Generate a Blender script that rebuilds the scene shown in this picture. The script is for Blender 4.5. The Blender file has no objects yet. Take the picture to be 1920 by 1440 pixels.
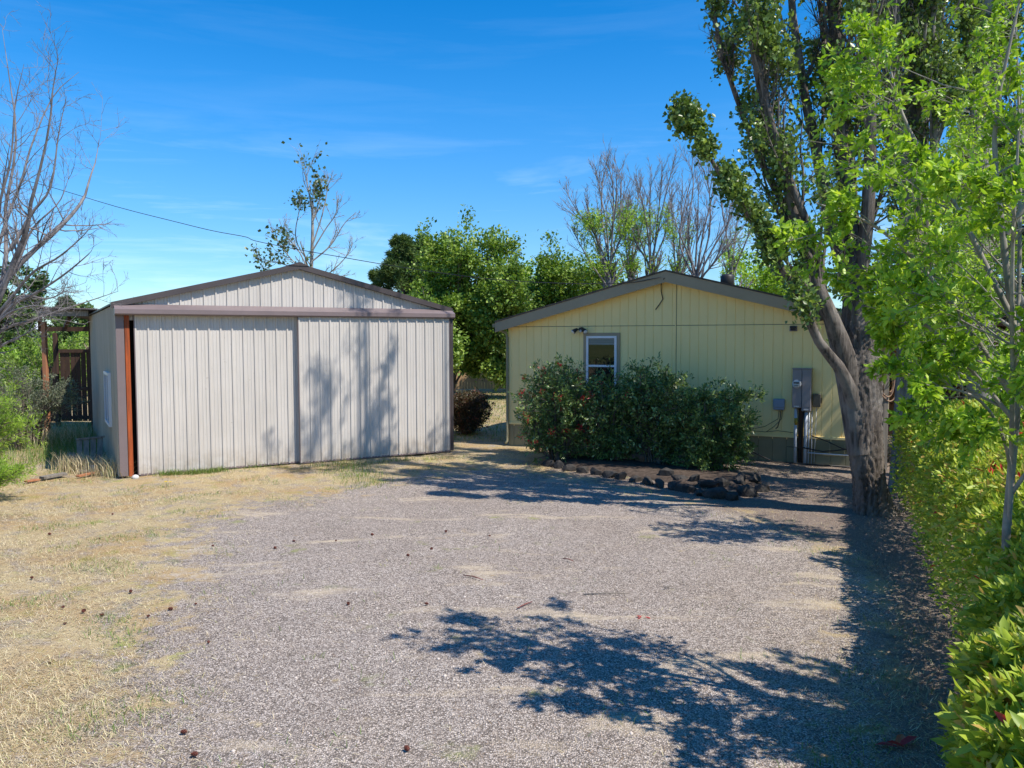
import bpy, math, random
import numpy as np
from mathutils import Vector, Matrix
from mathutils.geometry import delaunay_2d_cdt

# ------------------------------------------------------------------ camera, sky, sun, exposure
W0, H0, F0 = 1920.0, 1440.0, 1500.0
CAMZ = 2.74
PITCH = math.atan(87 / F0)
ROLL = math.radians(-0.15)
scn = bpy.context.scene
col = scn.collection
cam_d = bpy.data.cameras.new("camera"); cam = bpy.data.objects.new("camera", cam_d); col.objects.link(cam)
cam_d.sensor_width = 36.0; cam_d.lens = 36.0 * F0 / W0
cam_d.clip_start = 0.05; cam_d.clip_end = 3000
cam.location = (0, 0, CAMZ)
RM = Matrix.Rotation(math.pi / 2 - PITCH, 3, 'X') @ Matrix.Rotation(ROLL, 3, 'Z')
cam.rotation_euler = RM.to_euler()
scn.camera = cam
def ray(u, v):
    return RM @ Vector(((u - W0 / 2) / F0, -(v - H0 / 2) / F0, -1.0))
def at(u, v, Y):
    r = ray(u, v); k = Y / r.y
    return np.array([r.x * k, Y, CAMZ + r.z * k])
def gnd(u, v, z=0.0):
    r = ray(u, v); k = (z - CAMZ) / r.z
    return np.array([r.x * k, r.y * k, z])

SUN_H = np.array([0.86, -0.51]); SUN_H = SUN_H / np.linalg.norm(SUN_H)
SUN_EL = math.radians(54)
sv = Vector((SUN_H[0] * math.cos(SUN_EL), SUN_H[1] * math.cos(SUN_EL), math.sin(SUN_EL)))
sun_d = bpy.data.lights.new("sun", 'SUN'); sun_d.energy = 4.75; sun_d.angle = math.radians(0.4)
sun_d.color = (1.0, 0.93, 0.83)
sun = bpy.data.objects.new("sun", sun_d); col.objects.link(sun)
sun.rotation_euler = sv.to_track_quat('Z', 'Y').to_euler()

world = bpy.data.worlds.new("World"); scn.world = world; world.use_nodes = True
wn = world.node_tree; wn.nodes.clear()
def N(nt, t, **kw):
    n = nt.nodes.new(t)
    for k, v in kw.items(): setattr(n, k, v)
    return n
sky = N(wn, 'ShaderNodeTexSky', sky_type='NISHITA', sun_disc=False)
sky.sun_elevation = SUN_EL
sky.sun_rotation = math.atan2(SUN_H[0], SUN_H[1])
sky.altitude = 900; sky.air_density = 1.0; sky.dust_density = 0.25; sky.ozone_density = 2.2
tcw = N(wn, 'ShaderNodeTexCoord')
mpw = N(wn, 'ShaderNodeMapping'); mpw.inputs['Scale'].default_value = (1.6, 1.6, 15)
wn.links.new(tcw.outputs['Generated'], mpw.inputs['Vector'])
nzw = N(wn, 'ShaderNodeTexNoise'); nzw.inputs['Scale'].default_value = 1.7; nzw.inputs['Detail'].default_value = 7
nzw.inputs['Roughness'].default_value = .62; nzw.inputs['Distortion'].default_value = .5
wn.links.new(mpw.outputs[0], nzw.inputs['Vector'])
crw = N(wn, 'ShaderNodeValToRGB'); crw.color_ramp.elements[0].position = .48; crw.color_ramp.elements[1].position = .84
crw.color_ramp.elements[1].color = (.75, .75, .75, 1)
wn.links.new(nzw.outputs[0], crw.inputs[0])
# thin cirrus only low in the sky
sepw = N(wn, 'ShaderNodeSeparateXYZ'); wn.links.new(tcw.outputs['Generated'], sepw.inputs[0])
mrw = N(wn, 'ShaderNodeMapRange'); mrw.inputs['From Min'].default_value = 0.02; mrw.inputs['From Max'].default_value = .26
mrw.inputs['To Min'].default_value = 1.0; mrw.inputs['To Max'].default_value = 0.05
wn.links.new(sepw.outputs['Z'], mrw.inputs['Value'])
mulw = N(wn, 'ShaderNodeMath', operation='MULTIPLY'); wn.links.new(crw.outputs[0], mulw.inputs[0]); wn.links.new(mrw.outputs[0], mulw.inputs[1])
gmw = N(wn, 'ShaderNodeGamma'); gmw.inputs[1].default_value = 1.0
hsw = N(wn, 'ShaderNodeHueSaturation'); hsw.inputs['Saturation'].default_value = 1.47; hsw.inputs['Value'].default_value = 1.29; hsw.inputs['Hue'].default_value=.503
wn.links.new(sky.outputs[0], hsw.inputs['Color'])
mrt = N(wn, 'ShaderNodeMapRange'); mrt.inputs['From Min'].default_value = 0.0; mrt.inputs['From Max'].default_value = .30; mrt.interpolation_type = 'SMOOTHSTEP'
wn.links.new(sepw.outputs['Z'], mrt.inputs['Value'])
tnt = N(wn, 'ShaderNodeMixRGB'); tnt.inputs[1].default_value = (.52, .66, .78, 1); tnt.inputs[2].default_value = (.95, 1.0, 1.0, 1); wn.links.new(mrt.outputs[0], tnt.inputs[0])
tmul = N(wn, 'ShaderNodeMixRGB', blend_type='MULTIPLY'); tmul.inputs[0].default_value = 1; wn.links.new(hsw.outputs[0], tmul.inputs[1]); wn.links.new(tnt.outputs[0], tmul.inputs[2])
mxw = N(wn, 'ShaderNodeMixRGB'); mxw.inputs[2].default_value = (7.5, 9.0, 10.5, 1)
wn.links.new(mulw.outputs[0], mxw.inputs[0]); wn.links.new(tmul.outputs[0], mxw.inputs[1])
bgw = N(wn, 'ShaderNodeBackground'); bgw.inputs[1].default_value = 0.115
wn.links.new(mxw.outputs[0], bgw.inputs[0])
ow = N(wn, 'ShaderNodeOutputWorld'); wn.links.new(bgw.outputs[0], ow.inputs[0])

scn.view_settings.view_transform = 'Standard'; scn.view_settings.look = 'None'
scn.view_settings.exposure = 0.47; scn.view_settings.gamma = 1.0
scn.cycles.max_bounces = 8; scn.cycles.transparent_max_bounces = 8

# ------------------------------------------------------------------ helpers: objects
def tag(o, label=None, cat=None, group=None, kind=None):
    if label: o['label'] = label
    if cat: o['category'] = cat
    if group: o['group'] = group
    if kind: o['kind'] = kind
    return o
def empty(name, loc=(0, 0, 0), rz=0.0, label=None, cat=None, group=None):
    o = bpy.data.objects.new(name, None); col.objects.link(o)
    o.empty_display_size = .1
    o.location = Vector(tuple(float(q) for q in loc)); o.rotation_euler = (0, 0, rz)
    return tag(o, label, cat, group)
def np_mesh(name, V, F, mat, parent=None, tone=None, smooth=False, attrs=None):
    V = np.asarray(V, dtype=np.float32); F = np.asarray(F, dtype=np.int32)
    me = bpy.data.meshes.new(name)
    n, k = F.shape
    me.vertices.add(len(V)); me.vertices.foreach_set('co', V.ravel())
    me.loops.add(n * k); me.loops.foreach_set('vertex_index', F.ravel())
    me.polygons.add(n); me.polygons.foreach_set('loop_start', np.arange(0, n * k, k, dtype=np.int32))
    try: me.polygons.foreach_set('loop_total', np.full(n, k, dtype=np.int32))
    except Exception: pass
    if smooth: me.polygons.foreach_set('use_smooth', np.ones(n, dtype=bool))
    if tone is not None:
        a = me.attributes.new('tone', 'FLOAT', 'FACE'); a.data.foreach_set('value', np.asarray(tone, dtype=np.float32))
    if attrs:
        for nm, val in attrs.items():
            a = me.attributes.new(nm, 'FLOAT', 'POINT'); a.data.foreach_set('value', np.asarray(val, dtype=np.float32))
    me.update(calc_edges=True); me.validate()
    me.materials.append(mat)
    o = bpy.data.objects.new(name, me); col.objects.link(o)
    if parent: o.parent = parent
    return o
class MB:
    def __init__(s): s.v = []; s.f = []; s.sm = []
    def add(s, vs, fs, smooth=False):
        b = len(s.v); s.v += [tuple(map(float, q)) for q in vs]; s.f += [tuple(b + i for i in f) for f in fs]; s.sm += [smooth] * len(fs); return s
    def box(s, lo, hi, M=None, bev=0.0):
        x0, y0, z0 = lo; x1, y1, z1 = hi
        if bev <= 0:
            vs = [(x0, y0, z0), (x1, y0, z0), (x1, y1, z0), (x0, y1, z0), (x0, y0, z1), (x1, y0, z1), (x1, y1, z1), (x0, y1, z1)]
            fs = [(0, 3, 2, 1), (4, 5, 6, 7), (0, 1, 5, 4), (1, 2, 6, 5), (2, 3, 7, 6), (3, 0, 4, 7)]
        else:
            vs = []; b = bev; X = (x0, x1); Y = (y0, y1); Z = (z0, z1); idx = {}
            for i in (0, 1):
                for j in (0, 1):
                    for k in (0, 1):
                        sx, sy, sz = (1 - 2 * i) * b, (1 - 2 * j) * b, (1 - 2 * k) * b
                        idx[(i, j, k)] = len(vs)
                        vs += [(X[i], Y[j] + sy, Z[k] + sz), (X[i] + sx, Y[j], Z[k] + sz), (X[i] + sx, Y[j] + sy, Z[k])]
            g = lambda i, j, k, a: idx[(i, j, k)] + a
            fs = [(g(0, 0, 0, 0), g(0, 0, 1, 0), g(0, 1, 1, 0), g(0, 1, 0, 0)), (g(1, 0, 0, 0), g(1, 1, 0, 0), g(1, 1, 1, 0), g(1, 0, 1, 0)),
                  (g(0, 0, 0, 1), g(1, 0, 0, 1), g(1, 0, 1, 1), g(0, 0, 1, 1)), (g(0, 1, 0, 1), g(0, 1, 1, 1), g(1, 1, 1, 1), g(1, 1, 0, 1)),
                  (g(0, 0, 0, 2), g(0, 1, 0, 2), g(1, 1, 0, 2), g(1, 0, 0, 2)), (g(0, 0, 1, 2), g(1, 0, 1, 2), g(1, 1, 1, 2), g(0, 1, 1, 2))]
            for j in (0, 1):
                for k in (0, 1): fs.append((g(0, j, k, 1), g(1, j, k, 1), g(1, j, k, 2), g(0, j, k, 2)))
            for i in (0, 1):
                for k in (0, 1): fs.append((g(i, 0, k, 0), g(i, 1, k, 0), g(i, 1, k, 2), g(i, 0, k, 2)))
            for i in (0, 1):
                for j in (0, 1): fs.append((g(i, j, 0, 0), g(i, j, 1, 0), g(i, j, 1, 1), g(i, j, 0, 1)))
            for i in (0, 1):
                for j in (0, 1):
                    for k in (0, 1): fs.append((g(i, j, k, 0), g(i, j, k, 1), g(i, j, k, 2)))
        if M is not None: vs = [M @ Vector(q) for q in vs]
        return s.add(vs, fs)
    def bar(s, a, b, w, h, up=(0, 0, 1), bev=0):
        a = Vector(tuple(map(float, a))); b = Vector(tuple(map(float, b))); d = b - a; L = d.length; d.normalize()
        u = Vector(up); x = d.cross(u)
        if x.length < 1e-4: x = d.cross(Vector((1, 0, 0)))
        x.normalize(); z = x.cross(d)
        M = Matrix(((x[0], d[0], z[0], a[0]), (x[1], d[1], z[1], a[1]), (x[2], d[2], z[2], a[2]), (0, 0, 0, 1)))
        return s.box((-w / 2, 0, -h / 2), (w / 2, L, h / 2), M, bev)
    def tube(s, pts, r, n=10, caps=True):
        pts = [Vector(tuple(map(float, p))) for p in pts]
        rr = r if hasattr(r, '__len__') else [r] * len(pts)
        vs = []; fs = []; ref = None
        for i, p in enumerate(pts):
            t = (pts[min(i + 1, len(pts) - 1)] - pts[max(i - 1, 0)]).normalized()
            if ref is None: ref = t.orthogonal().normalized()
            ref = (ref - t * ref.dot(t)).normalized(); b = t.cross(ref)
            for j in range(n):
                a = 2 * math.pi * j / n; vs.append(p + (ref * math.cos(a) + b * math.sin(a)) * rr[i])
        for i in range(len(pts) - 1):
            for j in range(n):
                k = (j + 1) % n; fs.append((i * n + j, i * n + k, (i + 1) * n + k, (i + 1) * n + j))
        if caps: fs.append(tuple(range(n - 1, -1, -1))); fs.append(tuple((len(pts) - 1) * n + j for j in range(n)))
        return s.add(vs, fs, True)
    def build(s, name, mat, parent=None):
        me = bpy.data.meshes.new(name); me.from_pydata(s.v, [], s.f)
        me.polygons.foreach_set('use_smooth', s.sm); me.materials.append(mat)
        me.update(); me.validate()
        o = bpy.data.objects.new(name, me); col.objects.link(o)
        if parent: o.parent = parent
        return o

# ------------------------------------------------------------------ helpers: materials
def newmat(name):
    m = bpy.data.materials.new(name); m.use_nodes = True; nt = m.node_tree; nt.nodes.clear()
    out = N(nt, 'ShaderNodeOutputMaterial'); bs = N(nt, 'ShaderNodeBsdfPrincipled'); nt.links.new(bs.outputs[0], out.inputs[0])
    return m, nt, bs, out
def noise(nt, vec, scale, detail=4, rough=.55, dist=0):
    n = N(nt, 'ShaderNodeTexNoise'); n.inputs['Scale'].default_value = scale; n.inputs['Detail'].default_value = detail
    n.inputs['Roughness'].default_value = rough; n.inputs['Distortion'].default_value = dist
    if vec is not None: nt.links.new(vec, n.inputs['Vector'])
    return n.outputs[0]
def ramp(nt, fac, stops):
    r = N(nt, 'ShaderNodeValToRGB'); e = r.color_ramp.elements
    while len(e) < len(stops): e.new(.5)
    for el, (p, c) in zip(e, stops): el.position = p; el.color = (c[0], c[1], c[2], 1) if hasattr(c, '__len__') else (c, c, c, 1)
    nt.links.new(fac, r.inputs[0]); return r.outputs[0]
def mix(nt, f, a, b, mode='MIX'):
    m = N(nt, 'ShaderNodeMixRGB', blend_type=mode)
    for i, q in enumerate((f, a, b)):
        if isinstance(q, (int, float)): m.inputs[i].default_value = q if i == 0 else (q, q, q, 1)
        elif isinstance(q, tuple): m.inputs[i].default_value = (*q, 1)
        else: nt.links.new(q, m.inputs[i])
    return m.outputs[0]
def math_(nt, op, a, b=None, c=None):
    m = N(nt, 'ShaderNodeMath', operation=op)
    for i, q in enumerate((a, b, c)):
        if q is None: continue
        if isinstance(q, (int, float)): m.inputs[i].default_value = q
        else: nt.links.new(q, m.inputs[i])
    return m.outputs[0]
def mapping(nt, vec, scale=(1, 1, 1), rot=(0, 0, 0)):
    m = N(nt, 'ShaderNodeMapping'); m.inputs['Scale'].default_value = scale; m.inputs['Rotation'].default_value = rot
    nt.links.new(vec, m.inputs['Vector']); return m.outputs[0]
def bump(nt, bs, h, strength=.5, dist=.01):
    b = N(nt, 'ShaderNodeBump'); b.inputs['Strength'].default_value = strength; b.inputs['Distance'].default_value = dist
    nt.links.new(h, b.inputs['Height']); nt.links.new(b.outputs[0], bs.inputs['Normal'])
def solid(name, c1, c2=None, rough=.6, metal=0.0, scale=(6, 6, 6), detail=6, lo=.35, hi=.65, bstr=.15, bdist=.004, spec=.4):
    m, nt, bs, out = newmat(name); tc = N(nt, 'ShaderNodeTexCoord').outputs['Object']
    c2 = c2 or tuple(q * .8 for q in c1)
    n = noise(nt, mapping(nt, tc, scale), 1.0, detail, .65)
    nt.links.new(ramp(nt, n, [(lo, c1), (hi, c2)]), bs.inputs['Base Color'])
    bs.inputs['Roughness'].default_value = rough; bs.inputs['Metallic'].default_value = metal
    bs.inputs['Specular IOR Level'].default_value = spec
    if bstr > 0: bump(nt, bs, n, bstr, bdist)
    return m
def leafmat(name, stops, trans=.35, rough=.45, tcol=None, spec=.4):
    m, nt, bs, out = newmat(name)
    a = N(nt, 'ShaderNodeAttribute', attribute_name='tone').outputs['Fac']
    c = ramp(nt, a, stops)
    nt.links.new(c, bs.inputs['Base Color']); bs.inputs['Roughness'].default_value = rough; bs.inputs['Specular IOR Level'].default_value = spec
    tr = N(nt, 'ShaderNodeBsdfTranslucent')
    nt.links.new(mix(nt, 1.0, c, tcol or (1.25, 1.3, .55), 'MULTIPLY'), tr.inputs[0])
    mx = N(nt, 'ShaderNodeMixShader'); mx.inputs[0].default_value = trans
    nt.links.new(bs.outputs[0], mx.inputs[1]); nt.links.new(tr.outputs[0], mx.inputs[2]); nt.links.new(mx.outputs[0], out.inputs[0])
    return m
def barkmat(name, c1, c2, zs=1.2, rs=9, bstr=.8, bdist=.03, c3=None):
    m, nt, bs, out = newmat(name); tc = N(nt, 'ShaderNodeTexCoord').outputs['Object']
    n = noise(nt, mapping(nt, tc, (rs, rs, zs)), 1.0, 8, .7, .4)
    n2 = noise(nt, tc, 2.0, 4)
    c = ramp(nt, n, [(.36, c1), (.6, c2)])
    if c3: c = mix(nt, ramp(nt, n2, [(.5, 0.0), (.65, .7)]), c, c3)
    nt.links.new(c, bs.inputs['Base Color']); bs.inputs['Roughness'].default_value = .9; bs.inputs['Specular IOR Level'].default_value = .2
    bump(nt, bs, n, bstr, bdist)
    return m
def woodmat(name, c1, c2, rough=.8):
    return solid(name, c1, c2, rough, 0, (18, 18, 1.2), 7, .35, .68, .4, .004, .2)

# ------------------------------------------------------------------ helpers: branches and leaves (all numpy)
def nrm(a): return a / np.maximum(np.linalg.norm(a, axis=-1, keepdims=True), 1e-9)
def growlevel(rng, p, d, L, r, k, wander, trop, end=.35):
    m = len(p); P = np.zeros((m, k + 1, 3)); P[:, 0] = p; d = nrm(d)
    for i in range(k):
        d = nrm(d + rng.normal(0, wander, (m, 3)) + np.array([0, 0, 1.0]) * trop)
        P[:, i + 1] = P[:, i] + d * (L / k)[:, None]
    R = r[:, None] * np.linspace(1, end, k + 1)[None]
    return P, R
def spawn(rng, P, R, n, t0, t1, ang, jit, ratio, rr, lmode=.5):
    m, k1, _ = P.shape; k = k1 - 1
    i = np.repeat(np.arange(m), n); q = len(i)
    t = rng.uniform(t0, t1, q); f = t * k; a = np.minimum(f.astype(int), k - 1); fr = (f - a)[:, None]
    p = P[i, a] * (1 - fr) + P[i, a + 1] * fr
    d = nrm(P[i, a + 1] - P[i, a])
    L = np.linalg.norm(np.diff(P, axis=1), axis=2).sum(1)[i]
    rnd = rng.normal(0, 1, (q, 3)); side = nrm(rnd - d * (rnd * d).sum(1, keepdims=True))
    an = np.radians(ang + rng.normal(0, jit, q))[:, None]
    d2 = d * np.cos(an) + side * np.sin(an)
    L2 = L * ratio * (1 - lmode * t) * rng.uniform(.65, 1.25, q)
    r2 = (R[i, a] * (1 - fr[:, 0]) + R[i, a + 1] * fr[:, 0]) * rr
    return p, d2, L2, r2
def tubes(levels, sides):
    Vs = []; Fs = []; off = 0
    for (P, R), s in zip(levels, sides):
        m, k, _ = P.shape
        T = np.gradient(P, axis=1); T = nrm(T)
        mean = nrm(P[:, -1] - P[:, 0] + 1e-6)
        ref = np.where(np.abs(mean[:, 2:3]) > .8, np.array([[1.0, .1, 0]]), np.array([[0, 0.1, 1.0]]))[:, None, :]
        n = nrm(np.cross(T, np.broadcast_to(ref, T.shape))); b = np.cross(T, n)
        a = np.linspace(0, 2 * np.pi, s, endpoint=False)
        V = P[:, :, None, :] + R[:, :, None, None] * (np.cos(a)[None, None, :, None] * n[:, :, None, :] + np.sin(a)[None, None, :, None] * b[:, :, None, :])
        Vs.append(V.reshape(-1, 3))
        idx = (np.arange(m * k * s).reshape(m, k, s)) + off
        A = idx[:, :-1, :]; B = np.roll(A, -1, axis=2); D = idx[:, 1:, :]; C = np.roll(D, -1, axis=2)
        Fs.append(np.stack([A, B, C, D], -1).reshape(-1, 4)); off += m * k * s
    return np.concatenate(Vs), np.concatenate(Fs)
def leafmesh(rng, P, D, size, aspect=.5, fine=False, flat=.5, fold=.25, tone=None, droop=0):
    """P positions, D leaf axis, size per leaf. returns V, F(tri), tone per face"""
    n = len(P); D = nrm(D + np.array([0, 0, -droop]))
    up = nrm(rng.normal(0, 1, (n, 3)) * (1 - flat) + np.array([0, 0, 1.0]) * flat + 1e-4)
    S = nrm(np.cross(D, up)); Nn = np.cross(S, D)
    L = (np.ones(n) * size * rng.uniform(.65, 1.25, n))[:, None]; w = L * aspect * .5
    if not fine:
        v = [P, P + D * L * .45 + S * w + Nn * w * fold, P + D * L, P + D * L * .45 - S * w + Nn * w * fold]
        tri = [(0, 1, 2), (0, 2, 3)]
    else:
        def pt(t, x, z): return P + D * L * t + S * w * x + Nn * L * z
        v = [pt(0, 0, 0), pt(.28, .85, fold * .2), pt(.65, .9, fold * .16), pt(1, 0, -.1), pt(.65, -.9, fold * .16), pt(.28, -.85, fold * .2), pt(.3, 0, -.01), pt(.66, 0, -.03)]
        tri = [(0, 1, 6), (0, 6, 5), (1, 2, 7), (1, 7, 6), (6, 7, 4), (6, 4, 5), (2, 3, 7), (7, 3, 4)]
    k = len(v); V = np.stack(v, 1).reshape(-1, 3)
    F = (np.array(tri)[None] + (np.arange(n) * k)[:, None, None]).reshape(-1, 3)
    if tone is None: tone = rng.uniform(0, 1, n)
    return V, F, np.repeat(tone, len(tri))
def twigleaves(rng, P, per, size, spread=.03, aspect=.5, out=.8, droop=0., t0=.15, fine=False, flat=.5, tonej=.55, fold=.25):
    m, k1, _ = P.shape; k = k1 - 1
    i = np.repeat(np.arange(m), per); q = len(i)
    f = rng.uniform(t0, 1, q) * k; a = np.minimum(f.astype(int), k - 1); fr = (f - a)[:, None]
    p = P[i, a] * (1 - fr) + P[i, a + 1] * fr + rng.normal(0, spread, (q, 3))
    d = nrm(P[i, a + 1] - P[i, a]) + rng.normal(0, out, (q, 3))
    ct = rng.uniform(0, 1, m)[i]
    tone = np.clip(ct * (1 - tonej) + rng.uniform(0, 1, q) * tonej, 0, 1)
    return leafmesh(rng, p, d, size, aspect, fine, flat, fold, tone, droop)
def resample(pts, rad, k):
    pts = np.array(pts, float); rad = np.array(rad, float)
    # smooth (Catmull-Rom) resample to k+1 points
    n = len(pts); ext = np.vstack([2 * pts[0] - pts[1], pts, 2 * pts[-1] - pts[-2]])
    out = []
    for q in np.linspace(0, n - 1, k + 1):
        i = min(int(q), n - 2); t = q - i; a, b, c, d = ext[i:i + 4]
        out.append(.5 * ((2 * b) + (-a + c) * t + (2 * a - 5 * b + 4 * c - d) * t * t + (-a + 3 * b - 3 * c + d) * t ** 3))
    return np.array(out), np.interp(np.linspace(0, n - 1, k + 1), np.arange(n), rad)
def limbset(limbs, k):
    P = []; R = []
    for pts, rad in limbs:
        a, b = resample(pts, rad, k); P.append(a); R.append(b)
    return np.array(P), np.array(R)
def pick(rng, arrs, mask): return tuple(a[mask] for a in arrs)
def treething(name, label, cat, base, group=None): return empty(name, base, 0, label, cat, group)
def local(V, base): return V - np.array(base, float)[None]

# ------------------------------------------------------------------ materials
M = {}
def sidingmat(name, c1, c2, dirt, z0, z1):
    m, nt, bs, out = newmat(name); tc = N(nt, 'ShaderNodeTexCoord').outputs['Object']
    c = ramp(nt, noise(nt, mapping(nt, tc, (1.0, 8, .6)), 1.0, 7, .65), [(.3, c1), (.7, c2)])
    c = mix(nt, ramp(nt, noise(nt, mapping(nt, tc, (1.2, 1.2, 30)), 1.0, 4, .6), [(.45, 0.0), (.75, .22)]), c, tuple(q * .82 for q in c1))
    c = mix(nt, ramp(nt, noise(nt, mapping(nt, tc, (9, 9, .5)), 1.0, 6, .65), [(.5, 0.0), (.78, .35)]), c, dirt)
    sp = N(nt, 'ShaderNodeSeparateXYZ'); nt.links.new(tc, sp.inputs[0])
    lowd = N(nt, 'ShaderNodeMapRange'); lowd.inputs['From Min'].default_value = z1; lowd.inputs['From Max'].default_value = z0; nt.links.new(sp.outputs['Z'], lowd.inputs['Value'])
    c = mix(nt, math_(nt, 'MULTIPLY', lowd.outputs[0], ramp(nt, noise(nt, tc, 4, 6, .7), [(.35, 0.0), (.65, .7)])), c, dirt)
    nt.links.new(c, bs.inputs['Base Color']); bs.inputs['Roughness'].default_value = .75; bs.inputs['Specular IOR Level'].default_value = .25
    bump(nt, bs, noise(nt, mapping(nt, tc, (30, 30, 5)), 1.0, 5), .25, .004); return m
M['yellow'] = sidingmat('weathered_yellow_siding', (.95, .76, .36), (.90, .71, .32), (.62, .52, .30), .55, 1.1)
M['skirt'] = sidingmat('weathered_olive_skirting', (.32, .29, .18), (.26, .235, .15), (.22, .18, .13), -.03, .35)
def shedmat(name, c1, c2):
    m, nt, bs, out = newmat(name); tc = N(nt, 'ShaderNodeTexCoord').outputs['Object']
    c = ramp(nt, noise(nt, mapping(nt, tc, (1.2, 1.2, .5)), 1.0, 8, .65), [(.3, c1), (.75, c2)])
    c = mix(nt, ramp(nt, noise(nt, mapping(nt, tc, (26, 26, .7)), 1.0, 5, .6), [(.5, 0.0), (.75, .35)]), c, (.36, .32, .27))
    sp = N(nt, 'ShaderNodeSeparateXYZ'); nt.links.new(tc, sp.inputs[0])
    lowd = N(nt, 'ShaderNodeMapRange'); lowd.inputs['From Min'].default_value = .5; lowd.inputs['From Max'].default_value = .0; nt.links.new(sp.outputs['Z'], lowd.inputs['Value'])
    f = math_(nt, 'MULTIPLY', lowd.outputs[0], ramp(nt, noise(nt, tc, 5, 6, .7), [(.35, 0.0), (.65, .8)]))
    c = mix(nt, f, c, (.30, .24, .17)); c = mix(nt, ramp(nt, noise(nt, tc, 22, 3, .5), [(.70, 0.0), (.76, .5)]), c, (.25, .2, .15))
    nt.links.new(c, bs.inputs['Base Color']); bs.inputs['Roughness'].default_value = .5
    bump(nt, bs, noise(nt, tc, 1.6, 3), .25, .02); return m
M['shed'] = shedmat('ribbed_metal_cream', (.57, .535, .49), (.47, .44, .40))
M['shed_side'] = solid('ribbed_metal_side', (.50, .44, .345), (.38, .335, .265), .6, 0, (3, 3, .5), 8, .3, .7, .1, .003)  # side and back sheets, darker and browner than the front metal
M['trim'] = solid('brown_metal_trim', (.195, .152, .152), (.16, .127, .127), .45, 0, (2, 2, 2), 5, .3, .7, .05, .002)
M['roofmetal'] = solid('brown_metal_roof', (.075, .062, .062), (.055, .046, .046), .45, 0, (2, 2, 2), 5, .3, .7, .05, .002)
M['orange_wood'] = woodmat('orange_stained_post', (.44, .095, .025), (.16, .045, .02), .6)
M['post_wood'] = woodmat('tan_post_wood', (.42, .19, .095), (.26, .11, .06))
M['dark_wood'] = woodmat('dark_weathered_wood', (.085, .05, .035), (.04, .026, .02))
M['grey_wood'] = woodmat('grey_weathered_wood', (.26, .235, .20), (.13, .115, .10))
M['fence_wood'] = woodmat('cedar_fence', (.56, .36, .20), (.38, .23, .12))
M['yellow'] = solid('yellow_siding', (.95, .76, .36), (.88, .69, .31), .7, 0, (1.0, 8, .6), 7, .3, .7, .12, .004, .25)
M['skirt'] = solid('olive_skirting', (.29, .27, .17), (.235, .22, .14), .7, 0, (2, 2, 2), 6, .3, .7, .1, .003, .25)
M['fascia'] = solid('olive_grey_fascia', (.36, .295, .20), (.31, .255, .17), .6, 0, (2, 2, 2), 6, .3, .7, .08, .003, .3)
M['shingle'] = solid('shingle_roof', (.10, .085, .07), (.05, .045, .04), .9, 0, (14, 14, 14), 6, .3, .7, .6, .01, .2)
M['white'] = solid('white_vinyl', (.72, .74, .78), (.66, .68, .72), .35, 0, (4, 4, 4), 3, .3, .7, .0, .003)
M['pale_band'] = solid('grey_band', (.22, .24, .22), (.16, .18, .16), .4, 0, (1, 1, 40), 3, .4, .6, .0)
M['black'] = solid('black_metal', (.02, .02, .02), (.03, .03, .03), .5, 0, (5, 5, 5), 3, .3, .7, .05)
M['dark_in'] = solid('dark_interior', (.02, .018, .016), (.03, .025, .02), .9, 0, (5, 5, 5), 3, .3, .7, .0)
M['meter_grey'] = solid('meter_cabinet_grey', (.26, .24, .25), (.22, .20, .21), .45, 0, (3, 3, 3), 5, .3, .7, .05)
M['blue_grey'] = solid('blue_grey_plastic', (.26, .31, .40), (.22, .27, .35), .5, 0, (4, 4, 4), 4, .3, .7, .0)
M['olive_box'] = solid('olive_box_paint', (.11, .10, .075), (.09, .08, .06), .6, 0, (4, 4, 4), 4, .3, .7, .0)
M['conduit'] = solid('grey_conduit', (.50, .54, .60), (.42, .46, .52), .4, 0, (6, 6, 2), 4, .3, .7, .0)
M['label_white'] = solid('white_sticker', (.6, .6, .6), (.5, .5, .5), .5, 0, (30, 30, 30), 4, .4, .6, .0)
M['label_yellow'] = solid('yellow_sticker', (.45, .32, .03), (.25, .18, .02), .5, 0, (40, 40, 60), 4, .45, .55, .0)
M['rock'] = solid('basalt_rock', (.07, .064, .058), (.03, .027, .025), .9, 0, (9, 9, 9), 8, .35, .65, .7, .02, .2)
M['cone'] = solid('pine_cone_brown', (.16, .045, .03), (.08, .028, .02), .8, 0, (60, 60, 60), 4, .4, .6, .3)
M['concrete'] = solid('pale_concrete', (.62, .61, .58), (.5, .49, .46), .85, 0, (12, 12, 12), 5, .3, .7, .2)
M['farwhite'] = solid('far_white_roof', (.6, .62, .66), (.55, .57, .6), .6)
M['rustmetal'] = solid('old_corrugated_metal', (.19, .17, .16), (.10, .075, .06), .6, .2, (2, 9, 2), 6, .35, .65, .1)
M['hose'] = solid('tan_hose', (.42, .27, .18), (.35, .22, .15), .5)
M['red'] = solid('red_leaf', (.5, .03, .04), (.35, .03, .03), .5)
M['yellowfl'] = solid('yellow_petal', (.8, .6, .03), (.7, .5, .02), .5)
def glassmat(name, base):
    m, nt, bs, out = newmat(name); bs.inputs['Base Color'].default_value = (*base, 1)
    bs.inputs['Roughness'].default_value = .03; bs.inputs['Specular IOR Level'].default_value = .55
    tc = N(nt, 'ShaderNodeTexCoord').outputs['Object']; bump(nt, bs, noise(nt, tc, 1.2, 2), .06, .02)
    return m
M['glass'] = glassmat('dark_window_glass', (.012, .014, .013))
M['poplar_bark'] = barkmat('furrowed_poplar_bark', (.04, .033, .028), (.20, .17, .148), 1.1, 15, 1.0, .05, (.27, .24, .21))
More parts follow.
